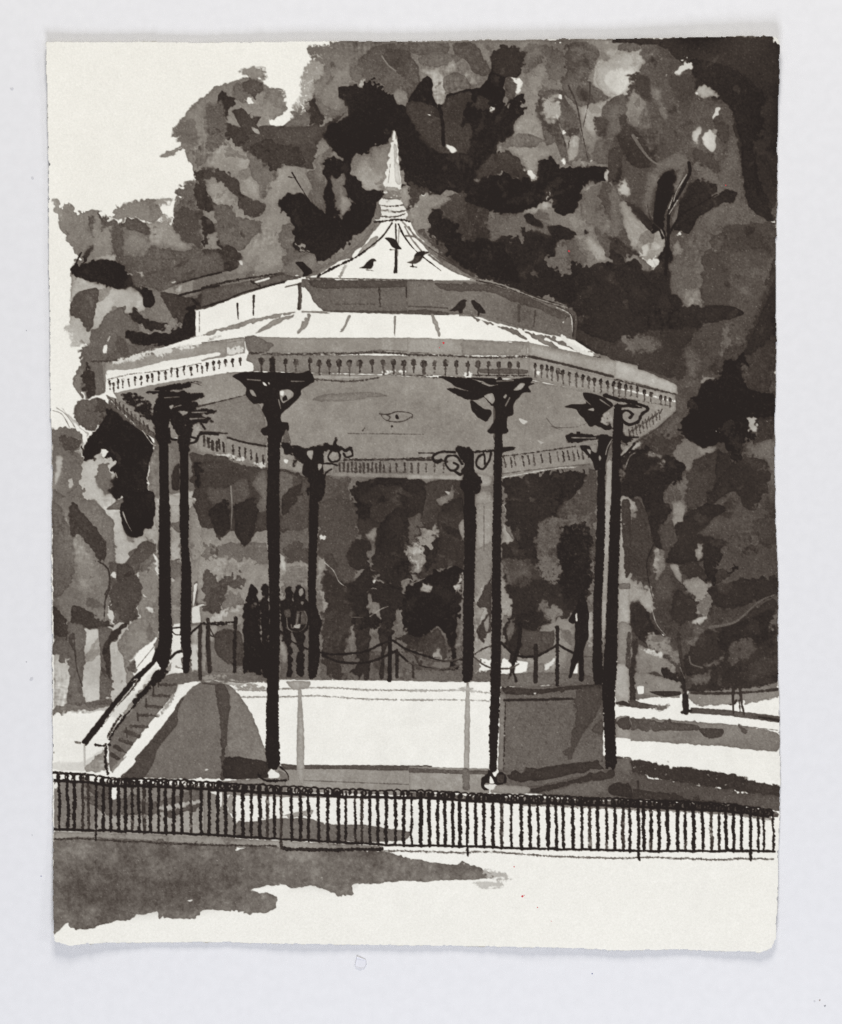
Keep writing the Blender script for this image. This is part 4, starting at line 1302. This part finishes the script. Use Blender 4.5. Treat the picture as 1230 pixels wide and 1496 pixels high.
COLUMNS='''
@bs.stair
Z 0 740
f112 900,925 975,955 965,1010 870,1120 680,1360 622,1450 600,1445 592,1300 620,1220 720,1110 860,950
w112 900,925 1000,905 1090,920 1230,915 1230,940 1090,955 1010,970 900,965
D150 1080,925 1230,920 1230,935 1100,945
S92 960,920 870,960 860,1000 960,990
l72w16r 870,972 960,975
l72w15r 835,1033 925,1035
l72w15r 800,1090 885,1095
l72w15r 755,1140 865,1142
l72w16r 715,1198 808,1205
l72w24r 690,1230 760,1255
l72w20r 655,1275 720,1295
l72w26t 630,1310 690,1345
l72w24t 610,1355 670,1390
l66w10 870,940 865,985
l66w9 840,985 838,1030
l66w9 798,1050 800,1100
l66w9 750,1130 755,1170
l66w8 690,1210 695,1260
d150 610,1440 640,1400 700,1350 620,1460
f238 1010,965 1060,955 1095,962 1050,985 1020,1022 930,1130 800,1310 740,1380 660,1478 605,1478 625,1440 700,1360 800,1260 900,1110 970,1005
D150 880,1120 960,1010 960,1040 870,1150
w76 1015,1025 980,1060 940,1130 830,1270 735,1380 745,1390 700,1440 660,1475 690,1500 790,1480 840,1400 860,1330 930,1240 970,1190 975,1110
d150 870,890 900,880 760,1060 620,1230 610,1220 740,1040
f37 875,735 862,770 862,840 800,910 740,965 640,1080 560,1190 490,1270 466,1302 444,1288 520,1190 610,1075 730,930 830,845 850,780
l37w10r 765,940 700,1025 640,1090 560,1190 470,1300
l222w4r 765,960 690,1045 620,1120 570,1180 
l222w3r 720,955 750,945 690,1030 600,1135
l120w3 862,740 740,890
l38w11r 880,895 800,990 740,1080 680,1150 630,1215 600,1270
d38 850,900 930,890 880,950 860,960 740,1080 720,1070 820,960
l44w14r 580,1300 578,1400 590,1460
l40w12r 520,1300 560,1308 600,1300
l50w12r 660,1140 620,1200 590,1260
d120 405,1282 440,1280 445,1300 420,1295
l190w7 462,1300 465,1420
@bs.rail
l58w20 1095,650 1092,800 1096,940
l58w22 1137,620 1140,760 1147,900
l44w9 940,665 985,660 1040,665
l64w7 940,680 960,700 985,700
l38w16t 1040,695 1090,650 1110,640
l42w10r 1100,640 1197,645 1240,640
l64w8 1150,670 1175,715 1200,710
l38w14 930,830 960,800 990,790
Z 300 740
l50w18 18,645 12,720 22,905
l42w20r 165,610 160,760 160,900
l42w10r -10,638 170,632
l56w8t 20,690 40,710 70,680
@person
d37 212,520 240,470 238,430 255,420 275,445 290,460 285,500 300,560 305,700 308,915 260,905 205,905 210,780 205,600
D90 250,540 275,520 275,550 260,560
@person
d38 300,520 310,480 305,440 320,420 340,425 350,480 350,920 300,900 310,700 290,560
@person
d40 412,520 440,500 437,455 452,432 470,445 478,480 475,510 500,540 500,590 470,640 470,720 475,930 445,932 448,780 415,690 412,640
w84 430,570 460,560 470,600 440,605
l130w4 445,610 450,660 470,680
@person
d40 485,470 495,432 520,430 543,455 545,490 572,540 570,660 540,700 538,920 518,930 500,900 500,740 478,700 470,600 480,530
w150 512,455 530,445 537,470 522,490 512,480
w120 520,520 540,520 530,540
f84 500,570 550,570 555,640 490,650
l140w3 505,590 498,640 478,665
l120w3t 540,570 555,600 550,650 520,680 470,680 440,660
l38w10 520,580 515,650
w175 485,650 520,640 515,665 485,662
@person
Z 600 740
w37 895,640 900,590 905,540 920,480 940,470 965,540 975,600 970,640 972,710 945,790 945,950 920,955 917,840 885,920 862,940 875,850 895,760
w215 900,590 908,580 910,625 902,625
w37 860,620 900,560 895,640 870,635
@bs.rail
Z 300 740
l42w10 408,680 470,735 560,780
l40w13 618,795 700,808 860,795 960,752 1015,730
l42w13 640,812 740,850 880,852 1000,810 1045,785
l40w12 1025,732 1100,780 1200,815 1300,845 1400,835
l40w11 1050,795 1120,855 1210,880 1300,890 1380,875
l40w23 1008,720 1008,840 1006,950
l44w20 1047,785 1047,930
Z 600 740
l84w9r 0,800 100,838 200,845 285,825
l84w10r -10,850 80,885 200,885 285,860
l70w9r 345,808 400,775 435,765
l84w9 345,822 400,865 450,882 540,885 590,860
l40w13 495,745 560,805 620,822 700,812 770,775 800,752
l40w12 800,752 840,775 885,798
l90w6 945,820 1000,820
l46w24 683,760 683,880 682,955
l42w20r 800,660 802,800 800,978
@bs.column
Z 0 370
f37 868,770 920,770 920,1000 925,1500 872,1500 870,1000
Z 0 740
r37 870,-10 928,-10 932,300 936,600 945,700 930,800 915,910 890,905 865,860 850,800 868,720 868,300
w150 905,890 940,850 930,900
w228 935,860 962,848 958,875 938,895
@bs.capital
Z 0 370
d37 780,765 830,745 900,725 1045,700 1045,725 1000,745 1030,760 1120,768 1122,785 1070,800 1085,825 1060,860 960,865 930,900 920,940 925,1000 940,1030 930,1045 850,1045 840,1020 850,960 835,900 840,840 860,790 860,765
l38w6t 1045,705 1080,715 1105,725
l38w6t 1060,700 1100,705
l110w6 1100,710 1050,712
l140w7t 790,748 870,752
l140w7t 935,752 1005,748
l140w6t 1040,748 1110,758
l140w7t 950,842 990,830
l130w5t 900,790 980,785
D40 660,770 730,765 780,790 830,830 820,920 780,900 700,830
w165 925,835 950,830 935,855
w150 940,745 990,755 960,760
w165 940,920 960,915 965,940 945,945
@bs.column
f37 985,950 1030,950 1030,1500 982,1500
Z 0 740
r37 982,-10 1034,-10 1030,200 1045,350 1048,500 1042,700 1045,800 1030,908 1000,908 998,800 985,700 988,500 992,300
@bs.capital
Z 0 370
d38 930,880 1030,865 1090,850 1180,858 1182,872 1090,885 1160,895 1190,930 1130,925 1060,930 1045,990 1035,1050 1040,1090 980,1080 975,1000 940,940
l38w14 1030,1040 1070,1030 1090,990 1140,985 1190,990
l38w12 1050,960 1040,1000 1075,1010 1100,980
l38w12 925,960 930,1010 965,1020
l38w10 1090,940 1100,930 1120,960
D150 1050,950 1090,930 1100,960 1060,1000
l140w7t 1040,905 1120,902
l140w6t 1050,870 1130,868
@bs.column
Z 300 370
r37 345,800 405,800 410,1000 405,1200 402,1500 335,1500 340,1200
Z 300 740
r37 335,-10 402,-10 408,300 405,380 408,700 404,900 400,1100 405,1300 408,1400 388,1440 345,1430 330,1330 333,1100 338,900 350,600 345,300
@bs.capital
Z 300 370
w37 145,672 215,648 320,650 420,650 520,655 560,640 580,650 595,700 540,735 525,745 520,780 460,840 415,880 415,920 455,925 455,970 420,1000 410,1040 350,1000 320,995 303,975 310,955 340,945 330,900 308,855 320,820 262,822 222,780 222,735 190,700
w150 240,745 262,750 280,785 255,775
w225 312,702 325,708 340,725 320,722
w225 342,705 352,708 350,725
w150 405,755 425,745 460,746 483,765 478,785 450,805 425,820 412,800
w225 408,755 430,752 425,780 412,775
w37 420,790 440,775 450,800 425,810
l144w6t 400,800 412,850
l130w6 230,690 300,695
l130w6t 470,700 540,700
w100 445,960 470,1040 420,1040 430,990
@bs.foot
Z 300 1096
f232 340,125 360,100 380,115 410,130 400,150 355,155
w120 395,110 430,120 450,140 455,170 420,160
l37w13r 290,135 330,165 440,165
l37w10t 410,90 450,130 455,160
@bs.column
Z 300 370
f37 572,1060 615,1060 615,1500 568,1500
Z 300 740
r37 568,-10 618,-10 610,250 605,480 612,560 640,640 622,700 625,760 622,860 605,930 575,945 562,900 565,700 560,420 565,200
@bs.capital
Z 300 370
d38 410,1035 470,1045 560,1062 620,1050 690,1040 705,1000 722,1010 715,1045 760,1065 828,1070 800,1085 700,1080 660,1090 640,1150 655,1240 640,1350 620,1360 600,1360 575,1300 560,1330 548,1310 570,1260 560,1220 530,1200 530,1150 480,1110 440,1100
l38w12 690,1080 670,1110 690,1140 730,1130 735,1100 720,1075
l38w12 800,1080 805,1105 770,1115 755,1095
l38w10 640,1150 690,1150 720,1160
l38w9 650,1230 660,1200 690,1180
l38w12 545,1150 535,1200 560,1220
w165 690,1090 715,1090 712,1110 695,1112
w165 560,1080 590,1078 580,1130 555,1100
w165 615,1150 640,1155 620,1190 
D38 480,1100 500,1100 490,1170 480,1170
w165 648,1115 665,1100 660,1130
@bs.column
Z 600 370
f37 292,1080 345,1080 352,1500 292,1500
Z 600 740
r37 290,-10 352,-10 358,90 350,300 345,600 345,800 335,945 285,955 285,700 288,400 295,150
@bs.capital
Z 600 370
l38w7t 45,1092 150,1092 240,1088
d38 235,1065 265,1048 290,1060 330,1065 345,1110 345,1180 390,1245 370,1310 290,1310 265,1270 285,1220 270,1190 290,1150 250,1090
l38w14 240,1088 170,1085 125,1105 125,1130 145,1145 165,1130
l38w13 280,1150 250,1110 200,1110 190,1150 215,1185 245,1185 260,1160 235,1145
l38w13 240,1190 270,1210 290,1190
l38w13r 350,1085 450,1080
l38w12 440,1085 430,1130 395,1180 360,1160 365,1120 400,1100 405,1150
l38w14t 500,1085 530,1075 570,1062
w38 500,1060 565,1058 565,1075 500,1085
@bs.column
r37 462,690 505,690 502,1000 498,1250 492,1500 452,1500 455,1000 460,800
w90 450,770 462,770 460,1000 452,1000
Z 600 740
r37 450,-10 495,-10 492,300 495,600 492,900 485,1100 475,1300 468,1445 430,1440 428,1250 435,1000 442,600
@bs.capital
Z 600 370
w37 150,672 300,680 400,682 520,690 660,678 665,695 650,710 680,712 640,730 655,752 655,762 610,765 560,830 562,880 530,895 525,950 535,970 520,985 430,985 418,968 445,935 465,890 455,835 440,835 400,785 370,800 310,800 240,770 195,740 240,735 215,705
w165 560,750 600,710 625,715 600,745
w165 520,770 505,785 515,795 525,780
w37 325,802 360,820 400,850 440,860 438,890 410,922 370,900 335,860
l150w5t 345,805 400,845 445,850
l144w8t 200,705 250,735 312,752
l144w7t 390,702 430,722 475,718
l144w7 540,790 518,835
l130w6 470,700 560,695
l165w5t 390,710 430,725 460,720
w165 400,780 445,765 460,800 445,825 420,800
w165 330,685 390,700 380,705 
@bs.foot
Z 600 1096
w38 385,150 420,130 420,105 440,110 460,150 470,130 500,115 525,150 520,180 480,190 440,185 410,180 400,200 430,215 400,220 385,200
w235 435,138 458,180 430,180
w225 400,190 465,188 450,215 420,210
w66 470,135 510,135 505,175 475,175
@bs.column#7
Z 600 370
r37 1024,1000 1068,1000 1062,1250 1060,1500 1018,1500 1020,1200
@bs.column#8
r37 1112,830 1152,850 1145,1200 1145,1500 1092,1500 1100,1100
@bg
w165 1072,1150 1098,1140 1088,1500 1062,1500
Z 600 740
w160 1062,-10 1095,-10 1075,400 1060,700 1045,700 1050,300
@bs.column#7
r37 1022,-10 1062,-10 1055,300 1042,600 1050,960 1035,972 1005,968 993,880 998,500 1010,200
@bs.column#8
r37 1092,-10 1146,-10 1138,300 1132,600 1128,850 1115,1050 1120,1300 1125,1400 1105,1440 1085,1420 1065,1435 1055,1200 1045,1000 1065,650 1080,300
w215 1120,845 1132,842 1126,855
w215 1048,1125 1060,1128 1054,1135
@bs.capital
Z 600 370
w37 835,840 880,825 960,822 945,790 942,762 1000,768 1060,790 1110,830 1090,850 1050,880 1080,900 1100,960 1060,965 1010,940 980,950 950,910 920,880 900,850
l37w20 1060,778 1130,800 1230,815
w165 965,855 1000,845 1000,862
l144w7t 1035,800 1090,838
l144w6t 950,800 985,830
D165 1040,920 1060,880 1090,870 1100,940
l37w12 1150,840 1190,830 1240,840
l37w12 1160,1010 1150,960 1160,920
d37 830,975 880,985 1000,990 1075,995 1075,1020 1000,1020 900,1035 860,1035 845,1005
f37 905,975 925,975 925,990 905,990
l165w4 880,1008 1010,1010
w37 920,1050 980,1055 990,1080 1015,1090 1030,1000 1105,1005 1080,1080 1060,1160 1010,1190 990,1130 940,1080
w165 960,1070 985,1075 980,1100
l180w5 1100,1015 1075,1060 1065,1100
w165 1030,1100 1040,1120 1030,1140
l190w6t 1150,1110 1190,1075 1240,1045
Z 900 370
l37w16 -60,780 20,800 100,820 165,840 170,860 140,880 120,920 70,935 30,910 30,870 60,860 90,880 75,900
l37w9 20,830 80,840 140,845
D37 20,980 60,1000 100,1005 40,1060
l37w9 35,930 40,1000 120,1005
l37w14 20,1120 70,1080 100,1040
l150w6t 50,1170 75,1110 105,1090
D90 20,1200 45,1150 40,1280
'''

LATE=[]
run(TREES); leaves(); ragged(); late(); run(GROUND); run(BUILDING); frieze(); run(COLUMNS); fence()
TABLE_RGB=(230,230,234)
LAMPS=[('softbox_front',(0,-1.15,.66),(0,0,0),.5,.42,12.4,(.905,.935,1.0)),
       ('softbox_back',(0,1.15,.66),(0,0,0),.5,.42,12.3,(1.0,.968,.885)),
       ('softbox_side',(1.2,-.1,.7),(0,0,0),.4,.3,2.2,(1.0,1.0,1.0))]
WORLD=((1,1,1,1),.28)
# ---------------------------------------------------------------- the place
U=0.00025                                  # metres per quarter-millimetre step
CX,CY=615.0,748.0
sc=bpy.context.scene
col=sc.collection
def lin(c):
    c=c/255; return c/12.92 if c<=.04045 else ((c+.055)/1.055)**2.4
def nodes(name):
    m=bpy.data.materials.new(name); m.use_nodes=True; nt=m.node_tree; nt.nodes.clear()
    o=nt.nodes.new('ShaderNodeOutputMaterial'); b=nt.nodes.new('ShaderNodeBsdfPrincipled')
    nt.links.new(b.outputs[0],o.inputs[0]); return m,nt,b
GAIN=1.0
def ink_material():
    m,nt,b=nodes('ink_wash_on_rag_paper')
    a=nt.nodes.new('ShaderNodeAttribute'); a.attribute_name='ink'
    r=nt.nodes.new('ShaderNodeValToRGB'); nt.links.new(a.outputs['Fac'],r.inputs[0])
    st=[(38,38,32,30),(60,60,52,47),(84,84,76,70),(118,118,111,104),(150,150,144,136),(205,205,202,195),(240,239,237,230),(255,252,250,244)]
    e=r.color_ramp.elements
    while len(e)<len(st): e.new(.5)
    for k,(v,R,G,B) in enumerate(st):
        e[k].position=lin(v)**.5; e[k].color=(lin(R)*GAIN,lin(G)*GAIN,lin(B)*GAIN,1)
    tc=nt.nodes.new('ShaderNodeTexCoord')
    n=nt.nodes.new('ShaderNodeTexNoise'); n.inputs['Scale'].default_value=1700; n.inputs['Detail'].default_value=3
    nt.links.new(tc.outputs['Object'],n.inputs['Vector'])
    # fine granulation of the pigment in the grain of the sheet
    mr=nt.nodes.new('ShaderNodeMapRange'); mr.inputs[1].default_value=.3; mr.inputs[2].default_value=.7; mr.inputs[3].default_value=.955; mr.inputs[4].default_value=1.045
    nt.links.new(n.outputs['Fac'],mr.inputs[0])
    mx=nt.nodes.new('ShaderNodeVectorMath'); mx.operation='SCALE'
    nt.links.new(r.outputs[0],mx.inputs[0]); nt.links.new(mr.outputs[0],mx.inputs['Scale'])
    nt.links.new(mx.outputs[0],b.inputs['Base Color'])
    b.inputs['Roughness'].default_value=.95; b.inputs['Specular IOR Level'].default_value=.12
    n2=nt.nodes.new('ShaderNodeTexNoise'); n2.inputs['Scale'].default_value=750; n2.inputs['Detail'].default_value=4
    nt.links.new(tc.outputs['Object'],n2.inputs['Vector'])
    bp=nt.nodes.new('ShaderNodeBump'); bp.inputs['Strength'].default_value=.75; bp.inputs['Distance'].default_value=.00012
    nt.links.new(n2.outputs['Fac'],bp.inputs['Height']); nt.links.new(bp.outputs[0],b.inputs['Normal'])
    return m
def plain(name,rgb,bump=0,scale=400,rough=.9):
    m,nt,b=nodes(name)
    b.inputs['Roughness'].default_value=rough; b.inputs['Specular IOR Level'].default_value=.15
    tc=nt.nodes.new('ShaderNodeTexCoord')
    n=nt.nodes.new('ShaderNodeTexNoise'); n.inputs['Scale'].default_value=scale; n.inputs['Detail'].default_value=4
    nt.links.new(tc.outputs['Object'],n.inputs['Vector'])
    r=nt.nodes.new('ShaderNodeValToRGB')
    for k,f in ((0,.985),(1,1.015)):
        r.color_ramp.elements[k].position=.35+.3*k; r.color_ramp.elements[k].color=tuple(min(1,lin(c)*f) for c in rgb)+(1,)
    nt.links.new(n.outputs['Fac'],r.inputs[0]); nt.links.new(r.outputs[0],b.inputs['Base Color'])
    if bump:
        bp=nt.nodes.new('ShaderNodeBump'); bp.inputs['Strength'].default_value=.4; bp.inputs['Distance'].default_value=bump
        nt.links.new(n.outputs['Fac'],bp.inputs['Height']); nt.links.new(bp.outputs[0],b.inputs['Normal'])
    return m
INK=ink_material()
EDGE=plain('bare_paper_edge',(228,225,216),.0001,900)
TABLE=plain('white_board',TABLE_RGB,.00006,260,.8)
# the sheet is not quite flat: it lifts at its top and bottom edges and lies close at the sides
def lift(x,y):
    u=(x-70)/1068; v=(y-58)/1325
    top=np.clip(1-v/.16,0,1)**2*(5.6+1.6*np.sin(u*3.1)+.5*np.sin(u*23)+6.5*np.clip((u-.6)/.4,0,1)**1.5)
    bot=np.clip((v-.82)/.18,0,1)**2*(3.6+6.5*np.clip(1-u/.14,0,1)+.9*np.sin(u*19+1)+.6*np.sin(u*41)+1.2*u)
    side=2.2*np.clip(1-u/.06,0,1)**2+1.2*np.clip((u-.95)/.05,0,1)**2
    return 2.2+top+bot+side+.5*np.sin(u*5+v*3)*np.sin(v*9)
def link(name,me,parent=None,mat=INK):
    me.materials.append(mat); o=bpy.data.objects.new(name,me); col.objects.link(o); o.parent=parent; return o
def empty(name,parent=None):
    o=bpy.data.objects.new(name,None); col.objects.link(o); o.parent=parent; o.empty_display_size=.01; return o
V,INSIDE=finish()
ZZ=lift(xx,yy); PXm=(xx-CX)*U; PYm=-(yy-CY)*U; PZm=ZZ*U
cell=INSIDE[:-1,:-1]&INSIDE[1:,1:]&INSIDE[1:,:-1]&INSIDE[:-1,1:]
lab=L[:-1,:-1].copy()
lab[~cell]=-1
def cells_mesh(name,mask):
    j,i=np.nonzero(mask)
    idx=np.stack([j*W+i,(j+1)*W+i,(j+1)*W+i+1,j*W+i+1],1)
    u,inv=np.unique(idx,return_inverse=True); inv=inv.reshape(-1)
    me=bpy.data.meshes.new(name); n=len(u); f=len(j)
    me.vertices.add(n)
    me.vertices.foreach_set('co',np.stack([PXm.flat[u],PYm.flat[u],PZm.flat[u]],1).astype(np.float32).ravel())
    me.loops.add(4*f); me.loops.foreach_set('vertex_index',inv.astype(np.int32))
    me.polygons.add(f); me.polygons.foreach_set('loop_start',np.arange(0,4*f,4,dtype=np.int32))
    me.update(calc_edges=True)
    me.polygons.foreach_set('use_smooth',np.ones(f,bool))
    at=me.attributes.new('ink','FLOAT','POINT')
    c=V.flat[u]/255; c=np.where(c<=.04045,c/12.92,((c+.055)/1.055)**2.4)**.5
    at.data.foreach_set('value',c.astype(np.float32))
    return me
root=empty('ink_wash_painting')
root['label']='ink wash painting of a park bandstand on a deckle edged sheet lying flat'
root['category']='painting'
NAMES={'cw':('painted_tree','tall dark tree behind the bandstand roof'),'lt':('painted_tree','leafy grey tree left of the roof against the bare paper sky'),
 'rt':('painted_tree','brown black trees along the right edge'),'lo':('painted_tree','pale small trees at the lower left'),
 'bg':('painted_woodland','grey foliage seen between the columns'),'ct':('painted_tree','dark tree seen between the middle columns'),
 'gr':('painted_lawn','pale sunlit ground'),'sh':('painted_shadow','grey wash of shade on the ground below the fence'),
 'pf':('painted_person','tiny far figure walking at the right'),'bs':('painted_bandstand','bandstand with two tier roof, eight columns and chains'),
 'fence':('painted_fence','black hooped park fence across the front')}
SUB={'platform':'platform','base':'stair_wall','ceiling':'ceiling','roof':'roof','attic':'clerestory','eaves':'eaves','frieze':'frieze','spire':'spire',
 'stair':'staircase','rail':'chain_railing','column':'column','capital':'column_bracket','foot':'column_foot','trunk':'trunk','picket':'picket'}
me=cells_mesh('paper_sheet',(lab==0))
sheet=link('paper_sheet',me,root)
parts={}
def part(k):
    if k not in parts:
        if k in IDX and (lab==IDX[k]).any(): o=link(NAMES[k][0],cells_mesh(NAMES[k][0],lab==IDX[k]),root)
        else: o=empty(NAMES[k][0],root)
        o['label']=NAMES[k][1]; parts[k]=o
    return parts[k]
order=sorted(range(1,len(KEYS)),key=lambda i:KEYS[i].count('.'))
for i in order:
    k=KEYS[i]; mask=lab==i
    if mask.sum()<4: continue
    base=k.split('#')[0]
    if base in ('bird','person'):
        link('painted_'+base,cells_mesh(base,mask),root); continue
    if '.' in base:
        p,sname=base.split('.'); link(SUB[sname],cells_mesh(sname,mask),part(p))
    else: part(base)
# deckled rim and underside of the sheet
def rim():
    m=np.zeros((H,W),bool); m[:-1,:-1]=cell
    vs=[];fs=[];ix={}
    def vert(j,i,low):
        k=(j,i,low)
        if k not in ix:
            ix[k]=len(vs); vs.append((PXm[j,i],PYm[j,i],PZm[j,i]-(1.5*U if low else 0)))
        return ix[k]
    for (dj,di,a,b) in ((-1,0,(0,1),(0,0)),(1,0,(1,0),(1,1)),(0,-1,(0,0),(1,0)),(0,1,(1,1),(0,1))):
        n=np.zeros_like(m)
        if dj==-1: n[1:]=m[:-1]
        if dj==1: n[:-1]=m[1:]
        if di==-1: n[:,1:]=m[:,:-1]
        if di==1: n[:,:-1]=m[:,1:]
        for j,i in zip(*np.nonzero(m&~n)):
            p,q=(j+a[0],i+a[1]),(j+b[0],i+b[1])
            fs.append((vert(*p,0),vert(*p,1),vert(*q,1),vert(*q,0)))
    # coarse underside
    s=8
    J=list(range(4,H-4,s)); I=list(range(4,W-4,s)); g={}
    for j in J:
        for i in I:
            if INSIDE[j,i]: g[(j,i)]=len(vs); vs.append((PXm[j,i],PYm[j,i],PZm[j,i]-1.5*U))
    for j in J[:-1]:
        for i in I[:-1]:
            q=[(j,i),(j,i+s),(j+s,i+s),(j+s,i)]
            if all(t in g for t in q): fs.append(tuple(g[t] for t in q))
    me=bpy.data.meshes.new('deckle_edge'); me.from_pydata(vs,[],fs); me.update(); return me
link('deckle_edge',rim(),root,EDGE)

def mesh_obj(name,vs,fs,mat,parent=None,smooth_=True):
    me=bpy.data.meshes.new(name); me.from_pydata([tuple(v) for v in vs],[],fs); me.update()
    if smooth_: me.polygons.foreach_set('use_smooth',[True]*len(me.polygons))
    return link(name,me,parent,mat)
# the white board
b=.9
tb=mesh_obj('white_board_surface',[(-b,-b,-.01),(b,-b,-.01),(b,b,-.01),(-b,b,-.01),(-b,-b,0),(b,-b,0),(b,b,0),(-b,b,0)],
 [(0,3,2,1),(4,5,6,7),(0,1,5,4),(1,2,6,5),(2,3,7,6),(3,0,4,7)],TABLE,None,False)
tb.name='table_surface'; tb['kind']='structure'
# crumbs and marks lying on the board
def W2(x,y,z=0): return ((x-CX)*U,-(y-CY)*U,z)
GREY=plain('grey_lint',(165,165,172)); WHITE=plain('white_paper_scrap',(226,226,233)); BLUE=plain('blue_lint',(90,96,150)); RED=plain('red_pigment',(205,60,70)); BROWN=plain('brown_grit',(160,145,138)); SOFT=plain('pale_smudge_mark',(208,208,214))
def fleck(x,y,r,mat,name,label,cat,h=.4,parent=None,base=0):
    n=11; vs=[];fs=[]
    rr=np.random.default_rng(int(x*7+y))
    q=rr.uniform(.7,1.2,n)
    for k in range(n):
        a=2*math.pi*k/n; vs.append(W2(x+r*q[k]*math.cos(a),y-r*q[k]*math.sin(a),base*U))
    for k in range(n):
        a=2*math.pi*k/n; vs.append(W2(x+r*.6*q[k]*math.cos(a),y-r*.6*q[k]*math.sin(a),(base+h)*U))
    vs.append(W2(x,y,(base+h*1.1)*U)); 
    for k in range(n):
        k2=(k+1)%n; fs.append((k,k2,n+k2,n+k)); fs.append((n+k,n+k2,2*n))
    o=mesh_obj(name,vs,fs,mat,parent)
    if label: o['label']=label; o['category']=cat
    return o
fleck(17,130,2.6,SOFT,'dust_speck','faint pale dust speck on the board near the upper left corner','speck',.15)
fleck(47.5,260,2.6,SOFT,'dust_speck','pale dust speck on the board beside the bare sky of the painting','speck',.2)
fleck(46,992,3,SOFT,'dust_speck','round pale speck on the board level with the painted columns feet','speck',.2)
fleck(38.5,967,.8,GREY,'dust_speck','tiny grey dot just above the round pale speck at the left','speck',.3)
fleck(38.5,483,.8,GREY,'dust_speck','tiny grey dot on the board left of the painted roof','speck',.3)
fleck(60,1280,.9,BLUE,'dust_speck','tiny blue dot on the board left of the painted ground shadow','speck',.3)
fleck(865,1422.5,1.0,BLUE,'dust_speck','tiny dark blue dot on the board below the sheet, right of the paper scrap','speck',.3)
fleck(47,1220,.8,GREY,'dust_speck','tiny grey dot on the board left of the painted fence','speck',.3)
# torn scrap of clear film below the sheet: a thin outline that catches the light
sc_pts=[(521,1397),(535,1402),(536,1409),(533,1414),(526,1416),(519,1413),(518,1410)]
vs=[];fs=[];n=len(sc_pts)
cx=sum(p[0] for p in sc_pts)/n; cy=sum(p[1] for p in sc_pts)/n
for k,(x,y) in enumerate(sc_pts):
    h=[2.2,1.2,1.4,1.0,1.4,1.2,1.6][k]
    vs.append(W2(x,y,.05*U)); vs.append(W2(x+(cx-x)*.06,y+(cy-y)*.06,h*U)); vs.append(W2(x+(cx-x)*.22,y+(cy-y)*.22,.45*U))
vs.append(W2(cx,cy,.3*U))
for k in range(n):
    a=3*k; c=3*((k+1)%n)
    fs+= [(a,a+1,c+1,c),(a+1,a+2,c+2,c+1),(a+2,3*n,c+2)]
o=mesh_obj('paper_scrap',vs,fs,WHITE,None,False); o['label']='small torn white paper scrap lying just below the bottom edge of the sheet'; o['category']='scrap'
# gritty crumbs near the lower right corner: one little heap
rr=np.random.default_rng(5)
for t,(x,y) in enumerate([(1196,1458),(1198.5,1463),(1203,1468),(1206,1471)]):
    pass
o=fleck(1197.5,1461,1.3,BROWN,'crumb','tiny brown crumb near the lower right corner of the board, the upper one','crumb',.5)
o=fleck(1205,1469.5,1.6,GREY,'crumb','small grey crumb near the lower right corner, just below the brown crumb','crumb',.4)
o=fleck(1190,1463,1.8,SOFT,'crumb','pale smudgy crumb left of the two crumbs in the lower right corner','crumb',.2)
# red paint spots on the sheet
for x,y,r in [(763,1309,1.7),(765.5,1307.5,.8),(785,1325,1.0),(751,1266,1.0),(648,501,1.6),(642,508,.8),(831,409,.0),(805,1345,.6),(1060,271,.9),(831,367,1.3)]:
    if r<=0: continue
    z=float(lift(np.array(x*1.0),np.array(y*1.0)))
    fleck(x,y,r,RED,'red_spot',None,None,.12,root,z+.03)

# ---------------------------------------------------------------- lamps and camera
def area(name,loc,target,size,sy,power,color):
    l=bpy.data.lights.new(name,'AREA'); l.shape='RECTANGLE'; l.size=size; l.size_y=sy; l.energy=power; l.color=color
    o=bpy.data.objects.new(name,l); col.objects.link(o); o.location=loc
    d=Vector(target)-Vector(loc); o.rotation_euler=d.to_track_quat('-Z','Y').to_euler(); return o
for a in LAMPS: area(*a)
w=bpy.data.worlds.new('World'); sc.world=w; w.use_nodes=True
w.node_tree.nodes['Background'].inputs[0].default_value=WORLD[0]; w.node_tree.nodes['Background'].inputs[1].default_value=WORLD[1]
cam=bpy.data.cameras.new('camera'); co=bpy.data.objects.new('camera',cam); col.objects.link(co)
CAMH=1.25
co.location=(0,0,CAMH); co.rotation_euler=(0,0,0)
cam.sensor_fit='VERTICAL'; cam.sensor_height=24; cam.lens=24*CAMH/(1496*U); cam.clip_start=.05; cam.clip_end=20
sc.camera=co
sc.view_settings.view_transform='Standard'; sc.view_settings.look='None'; sc.view_settings.exposure=0; sc.view_settings.gamma=1
sc.view_settings.use_curve_mapping=False
sc.render.engine='CYCLES'; sc.cycles.use_denoising=False
sc.cycles.max_bounces=6
